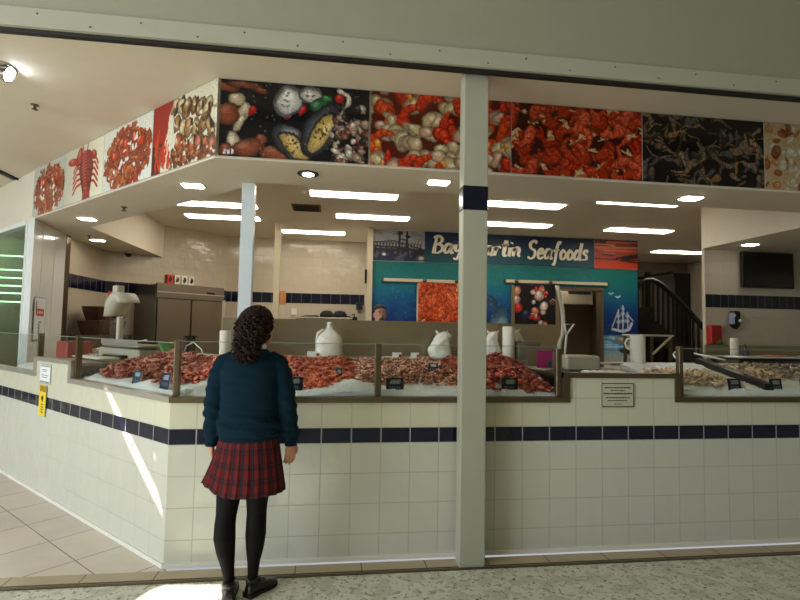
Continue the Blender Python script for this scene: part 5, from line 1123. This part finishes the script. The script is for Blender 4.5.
for s_, el, wr_ in ((-1, (-.205, -.01, 1.08), (-.212, .035, .875)), (1, (.215, -.01, 1.09), (.240, .02, .875))):
    b.tube([(s_*.12, 0, 1.34), (s_*.165, 0, 1.32), (s_*.19, -.005, 1.22), el, ((el[0]+wr_[0])/2, (el[1]+wr_[1])/2, .98), wr_, (wr_[0], wr_[1], .86)], [.05, .048, .042, .036, .034, .022, .02], 14)
    hand(b, wr_, -1.0 if s_ > 0 else .3, s_, .95)
me = remesh(b, .0045, 2); body = link('body', me, [M['skin'], M['tights']], g)
mi = [1 if (p.center.z < .90 and not (abs(p.center.x) > .17 and p.center.z > .60)) else 0 for p in me.polygons]; me.polygons.foreach_set('material_index', mi)
eyes(g, HC, HY, .98)
# jumper
b = MB()
b.stack([(.003, -.005, .90, .150, .112), (.003, -.006, .912, .166, .122), (.003, -.008, .925, .176, .130), (.003, -.008, .98, .180, .134), (.0, -.006, 1.05, .172, .126), (0, -.004, 1.13, .170, .12), (0, -.004, 1.22, .180, .122), (0, -.004, 1.29, .184, .118), (.002, -.004, 1.34, .168, .105), (.006, -.004, 1.375, .125, .09), (.012, -.006, 1.40, .082, .078), (.016, -.006, 1.415, .066, .068)], 40)
for s_, pts in ((-1, [(-.10, 0, 1.345), (-.145, -.002, 1.325), (-.172, -.004, 1.26), (-.188, -.008, 1.18), (-.197, -.012, 1.08), (-.204, .012, .98), (-.208, .028, .905), (-.212, .034, .872)]), (1, [(.10, 0, 1.345), (.148, -.002, 1.325), (.178, -.004, 1.26), (.198, -.008, 1.18), (.212, -.012, 1.08), (.226, .006, .98), (.234, .016, .905), (.239, .02, .868)])):
    b.tube(pts, [.055, .062, .062, .058, .056, .053, .048, .034], 22)
me = remesh(b, .0055, 5, .6)
for v in me.vertices:
    p = v.co; n_ = v.normal; q = mnoise.noise(Vector((p.x*9, p.y*9, p.z*34)))*.007+mnoise.noise(Vector((p.x*22, p.y*22, p.z*70)))*.0018
    arm = abs(p.x) > .16 and p.z < 1.28
    if arm: q += .005*math.sin(p.z*90+p.x*40)*max(0, 1-abs(p.z-1.06)/.16)+.004*math.sin(p.z*140+p.y*60)*max(0, 1-abs(p.z-.93)/.06)
    else: q += .010*math.sin(p.z*75+p.x*14+2*mnoise.noise(Vector((p.x*6, p.y*6, 0))))*max(0, 1-abs(p.z-1.0)/.07)
    v.co = p+n_*q
sw = link('jumper', me, M['knit'], g)
b = MB()
b.rings([[(.003+(.163+dr)*math.cos(a), -.006+(.122+dr)*math.sin(a), z) for a in [2*PI*i/90 for i in range(90)]] for z, dr in ((.888, -.004), (.891, .003), (.922, .005), (.927, .0), (.922, -.01))], False, True); b.build('waistband', M['knitrib'], sw)
for x, y in ((-.212, .034), (.239, .02)):
    b = MB(); b.rings([[(x+(.033+dr)*math.cos(a), y+(.035+dr)*math.sin(a), z) for a in [2*PI*i/30 for i in range(30)]] for z, dr in ((.848, -.006), (.846, .002), (.885, .005), (.892, .0))], False, True); b.build('cuff', M['knitrib'], sw)
b = MB(); b.rings([[(.018+(r_)*math.cos(a), -.006+(r_+.002)*math.sin(a), z+.012*math.cos(a)+.01*math.sin(-a)) for a in [2*PI*i/40 for i in range(40)]] for z, r_ in ((1.395, .064), (1.418, .067), (1.425, .062), (1.435, .056), (1.42, .052))], False, True); b.build('shirt_collar', M['shirt'], g)
# pleated tartan skirt
NA, NV = 540, 46; vs = []; cols = []; NP = 22
def plaid(u_, v_):
    red = np.array((100, 24, 24)); navy = np.array((18, 21, 34)); c_ = red.astype(float)
    fu = (u_*44) % 2; fv = (v_*4.6) % 1
    def band(f, c0, w_): return abs(f-c0) < w_
    d_ = 0
    if band(fu, .5, .33): d_ += .72
    if band(fv, .5, .22): d_ += .34
    c_ = c_*(1-min(d_, .93))+navy*min(d_, .93)
    if band(fu, .5, .05) or band(fu, 1.5, .05): c_ = c_*.55+np.array((150, 120, 110))*.25
    if band(fv, .5, .05) or band(fv, .0, .04): c_ = c_*.7+np.array((150, 70, 60))*.2
    return c_/255
for j in range(NV):
    v_ = j/(NV-1)
    for i in range(NA):
        a = 2*PI*i/NA; ph = (a/(2*PI)*NP) % 1; saw = ((ph if ph < .78 else (1-ph)/.22*.78)-.4)
        L = math.exp(-((a-3.45)/.42)**2); Rr = math.exp(-(((a+PI) % (2*PI)-PI)/.5)**2)
        rx = .150+.058*v_**.9+saw*(.004+.010*v_)+L*.045*v_**1.5; ry = .112+.060*v_+saw*(.004+.010*v_)
        z = .955-(.352-.055*L*v_-.0*Rr)*v_
        tw = a+.04*math.sin(v_*3)*v_
        vs.append((.006+rx*math.cos(tw), ry*math.sin(tw)-.004, z)); cols.append((*plaid(i/NA, v_), 1))
fs = [(j*NA+i, j*NA+(i+1) % NA, (j+1)*NA+(i+1) % NA, (j+1)*NA+i) for j in range(NV-1) for i in range(NA)]
me = bpy.data.meshes.new('skirt'); me.from_pydata(vs, [], fs); at = me.color_attributes.new('Col', 'FLOAT_COLOR', 'POINT')
A_ = np.array(cols); A_[:, :3] = np.where(A_[:, :3] <= .04045, A_[:, :3]/12.92, ((A_[:, :3]+.055)/1.055)**2.4); at.data.foreach_set('color', A_.ravel().astype(np.float32))
me.polygons.foreach_set('use_smooth', [True]*len(fs)); sk = link('pleated_skirt', me, attr_mat('tartan_wool', .85, .2), g)
so = sk.modifiers.new('t', 'SOLIDIFY'); so.thickness = .003
shoe(g, (-.072, -.045, 0), .12, -1, .98); shoe(g, (.042, .01, 0), -.7, 1, .88)
# hair: rounded mass of many separate curls
b = MB(); ctr = Vector((.032, .0, 1.562)); fd = Vector((math.sin(-HY), math.cos(-HY), 0))
b.xf = rotz(tuple(ctr), HY)
b.stack([(0, -.018, -.075, .07, .072), (0, -.02, -.05, .082, .080), (0, -.016, -.01, .092, .092), (0, -.012, .03, .093, .098), (0, -.012, .06, .082, .088), (0, -.012, .083, .06, .066), (0, -.012, .097, .03, .034)], 28); b.xf = None
b.stack([(-.012, -.085, 1.35, .022, .015), (-.010, -.085, 1.39, .045, .028), (-.004, -.075, 1.44, .066, .042), (.012, -.05, 1.50, .085, .06)], 20)
me = remesh(b, .007, 3)
hair = link('hair', me, M['hair'], g)
rs = random.Random(5); bd, bl = MB(), MB()
for k in range(470):
    b = bl if k % 5 == 0 else bd
    while True:
        th = rs.uniform(0, 2*PI); zz = rs.uniform(-.75, 1.0); q = math.sqrt(max(0, 1-zz*zz)); d = Vector((q*math.cos(th), q*math.sin(th), zz))
        if d.dot(fd) < .42+(.55 if zz > .72 else 0): break
    p = ctr-fd*.012+Vector((d.x*.096, d.y*.100, d.z*.101))
    T = Vector((-.012+rs.gauss(0, .028), -.098+rs.gauss(0, .016), 1.33+abs(rs.gauss(0, .06))))
    side = p.x-ctr.x
    c1 = p+Vector((d.x*.03, d.y*.03, -.03+.03*d.z)); c2 = Vector((T.x*.6+p.x*.4+(-.02), -.10-.015*rs.random(), T.z+.09))
    n = 26; turns = rs.uniform(2.5, 5); ph = rs.uniform(0, 6.28); amp = rs.uniform(.006, .017); pts = []
    for i in range(n):
        f = i/(n-1); w = p*(1-f)**3+c1*3*f*(1-f)**2+c2*3*f*f*(1-f)+T*f**3
        w = w+Vector((math.cos(ph+turns*6.28*f), math.sin(ph+turns*6.28*f), .5*math.cos(ph+turns*6.28*f)))*amp*min(1, f*3+.3); pts.append(tuple(w))
    b.tube(pts, [.0058*(1-.5*i/n) for i in range(n)], 4)
bd.build('curls', M['hair'], hair); bl.build('brown_curls', mat('brown_hair', (58, 32, 22), .55, spec=.25), hair)

# ---- the man behind the splashback
g = empty('person', (.645, 2.95, 0), 'person with short dark hair and beard looking over the steel splashback', 'person', None, PI, False)
k = 1.04; HC = (0, .02, 1.725)
b = MB(); head(b, HC, .15, k)
b.stack([(0, 0, 1.46, .07, .065), (0, .0, 1.54, .056, .058), (0, .01, 1.66, .055, .06)], 18)
b.stack([(0, 0, .90, .16, .11), (0, 0, 1.0, .165, .115), (0, 0, 1.15, .16, .11), (0, 0, 1.3, .18, .12), (0, 0, 1.42, .19, .105), (0, 0, 1.50, .13, .08), (0, 0, 1.53, .07, .06)], 28)
for s_ in (-1, 1):
    b.stack([(s_*.10, -.02, .06, .045, .05), (s_*.10, -.02, .14, .04, .045), (s_*.10, -.025, .33, .058, .065), (s_*.10, 0, .5, .06, .065), (s_*.095, 0, .72, .085, .09), (s_*.085, 0, .92, .095, .1), (s_*.08, 0, .97, .08, .09)], 20)
    b.tube([(s_*.14, 0, 1.44), (s_*.19, 0, 1.42), (s_*.225, -.01, 1.3), (s_*.24, -.01, 1.16), (s_*.235, .05, 1.02), (s_*.225, .10, .90)], [.055, .057, .05, .043, .036, .026], 14)
    hand(b, (s_*.225, .10, .90), 0, s_, 1.05)
me = remesh(b, .006, 2); body = link('body', me, [M['skin'], M['trousers'], M['darkshirt'], M['leather']], g)
me.polygons.foreach_set('material_index', [3 if p.center.z < .09 else 1 if p.center.z < .98 and abs(p.center.x) < .2 else 2 if (p.center.z < 1.54 and (p.center.z > 1.18 or abs(p.center.x) < .17)) else 0 for p in me.polygons])
eyes(g, HC, .15, k)
for s_ in (-1, 1): shoe(g, (s_*.10, -.03, 0), -s_*.15, s_, 1.12)
b = MB(rotz(HC, .15)); b.stack([(0, -.025*k, -.03, .070*k, .070*k), (0, -.02*k, .02, .079*k, .084*k), (0, -.012*k, .06, .080*k, .094*k), (0, -.010*k, .088, .070*k, .088*k), (0, -.01*k, .112, .048*k, .06*k), (0, -.01*k, .122, .02, .03)], 24)
me = remesh(b, .006, 3)
for v in me.vertices: v.co += v.normal*.004*mnoise.noise(v.co*60)
link('hair', me, M['hair'], g)
b = MB(rotz(HC, .15)); b.stack([(0, .036*k, -.124*k, .022, .022), (0, .034*k, -.115*k, .042, .044), (0, .026*k, -.098*k, .054, .066), (0, .020*k, -.085*k, .059, .075)], 24); b.tube([(-.03, .092*k, -.075*k), (-.02, .100*k, -.056*k), (0, .104*k, -.052*k), (.02, .100*k, -.056*k), (.03, .092*k, -.075*k)], .005, 6)
b.build('beard', M['hair'], g)

# ================================================================ light and camera
w = bpy.data.worlds.new('world'); scn.world = w; w.use_nodes = True; bg = w.node_tree.nodes['Background']; bg.inputs['Color'].default_value = (.88, .94, 1.0, 1); bg.inputs['Strength'].default_value = WORLD
L = bpy.data.lights.new('sun', 'SUN'); L.energy = SUN; L.angle = .004; L.color = (1, .97, .9); o = bpy.data.objects.new('sun', L); COL.objects.link(o)
o.rotation_euler = (-sun_d).to_track_quat('Z', 'Y').to_euler(); o.location = (-6, -6, 9)
def area(name, loc, aim, sx, sy, e, col):
    L = bpy.data.lights.new(name, 'AREA'); L.shape = 'RECTANGLE'; L.size = sx; L.size_y = sy; L.energy = e; L.color = col
    o = bpy.data.objects.new(name, L); COL.objects.link(o); o.location = loc; o.rotation_euler = (Vector(loc)-Vector(aim)).to_track_quat('Z', 'Y').to_euler(); return o
area('entrance_daylight', (-9, -4.5, 2.6), (-1, 0, 1.), 6, 4.5, ENTR, (.78, .89, 1.0))
area('hall_fill', (-3.5, -4.5, 6.7), (-3.5, -4.5, 0), 6, 5, HALL, (1, .97, .92))  # soft fill added under the closed roof to brighten the left side
for n_, p_, e_, col_ in (('cold_room_fill', (4.6, 6.0, 2.7), 12, (1, .9, .72)), ('neighbour_fill', (-7.2, 7.5, 2.9), 220, (.8, 1, .9))):  # added fills: one lifts the cold room doorway, one the neighbouring room
    L = bpy.data.lights.new(n_, 'POINT'); L.energy = e_; L.color = col_; L.shadow_soft_size = .15; o = bpy.data.objects.new(n_, L); COL.objects.link(o); o.location = p_
c = bpy.data.cameras.new('camera'); cam = bpy.data.objects.new('camera', c); COL.objects.link(cam); scn.camera = cam
c.sensor_width = 36; c.lens = 503.88/800*36; c.clip_start = .05; c.clip_end = 100
pitch, roll_, yaw = .0583, .0183, .1316
F = Vector((math.sin(yaw)*math.cos(pitch), math.cos(yaw)*math.cos(pitch), math.sin(pitch))); r0 = Vector((math.cos(yaw), -math.sin(yaw), 0)); u0 = r0.cross(F)
r = r0*math.cos(roll_)+u0*math.sin(roll_); u = u0*math.cos(roll_)-r0*math.sin(roll_)
cam.matrix_world = Matrix(((r.x, u.x, -F.x, CAM.x), (r.y, u.y, -F.y, CAM.y), (r.z, u.z, -F.z, CAM.z), (0, 0, 0, 1)))
vs_ = scn.view_settings; vs_.view_transform = 'Standard'; vs_.look = 'None'; vs_.gamma = 1; vs_.use_curve_mapping = False; vs_.exposure = EXPO
cy = scn.cycles; cy.use_denoising = True; cy.max_bounces = 8; cy.transparent_max_bounces = 12; cy.caustics_reflective = False; cy.caustics_refractive = False; cy.sample_clamp_indirect = 6
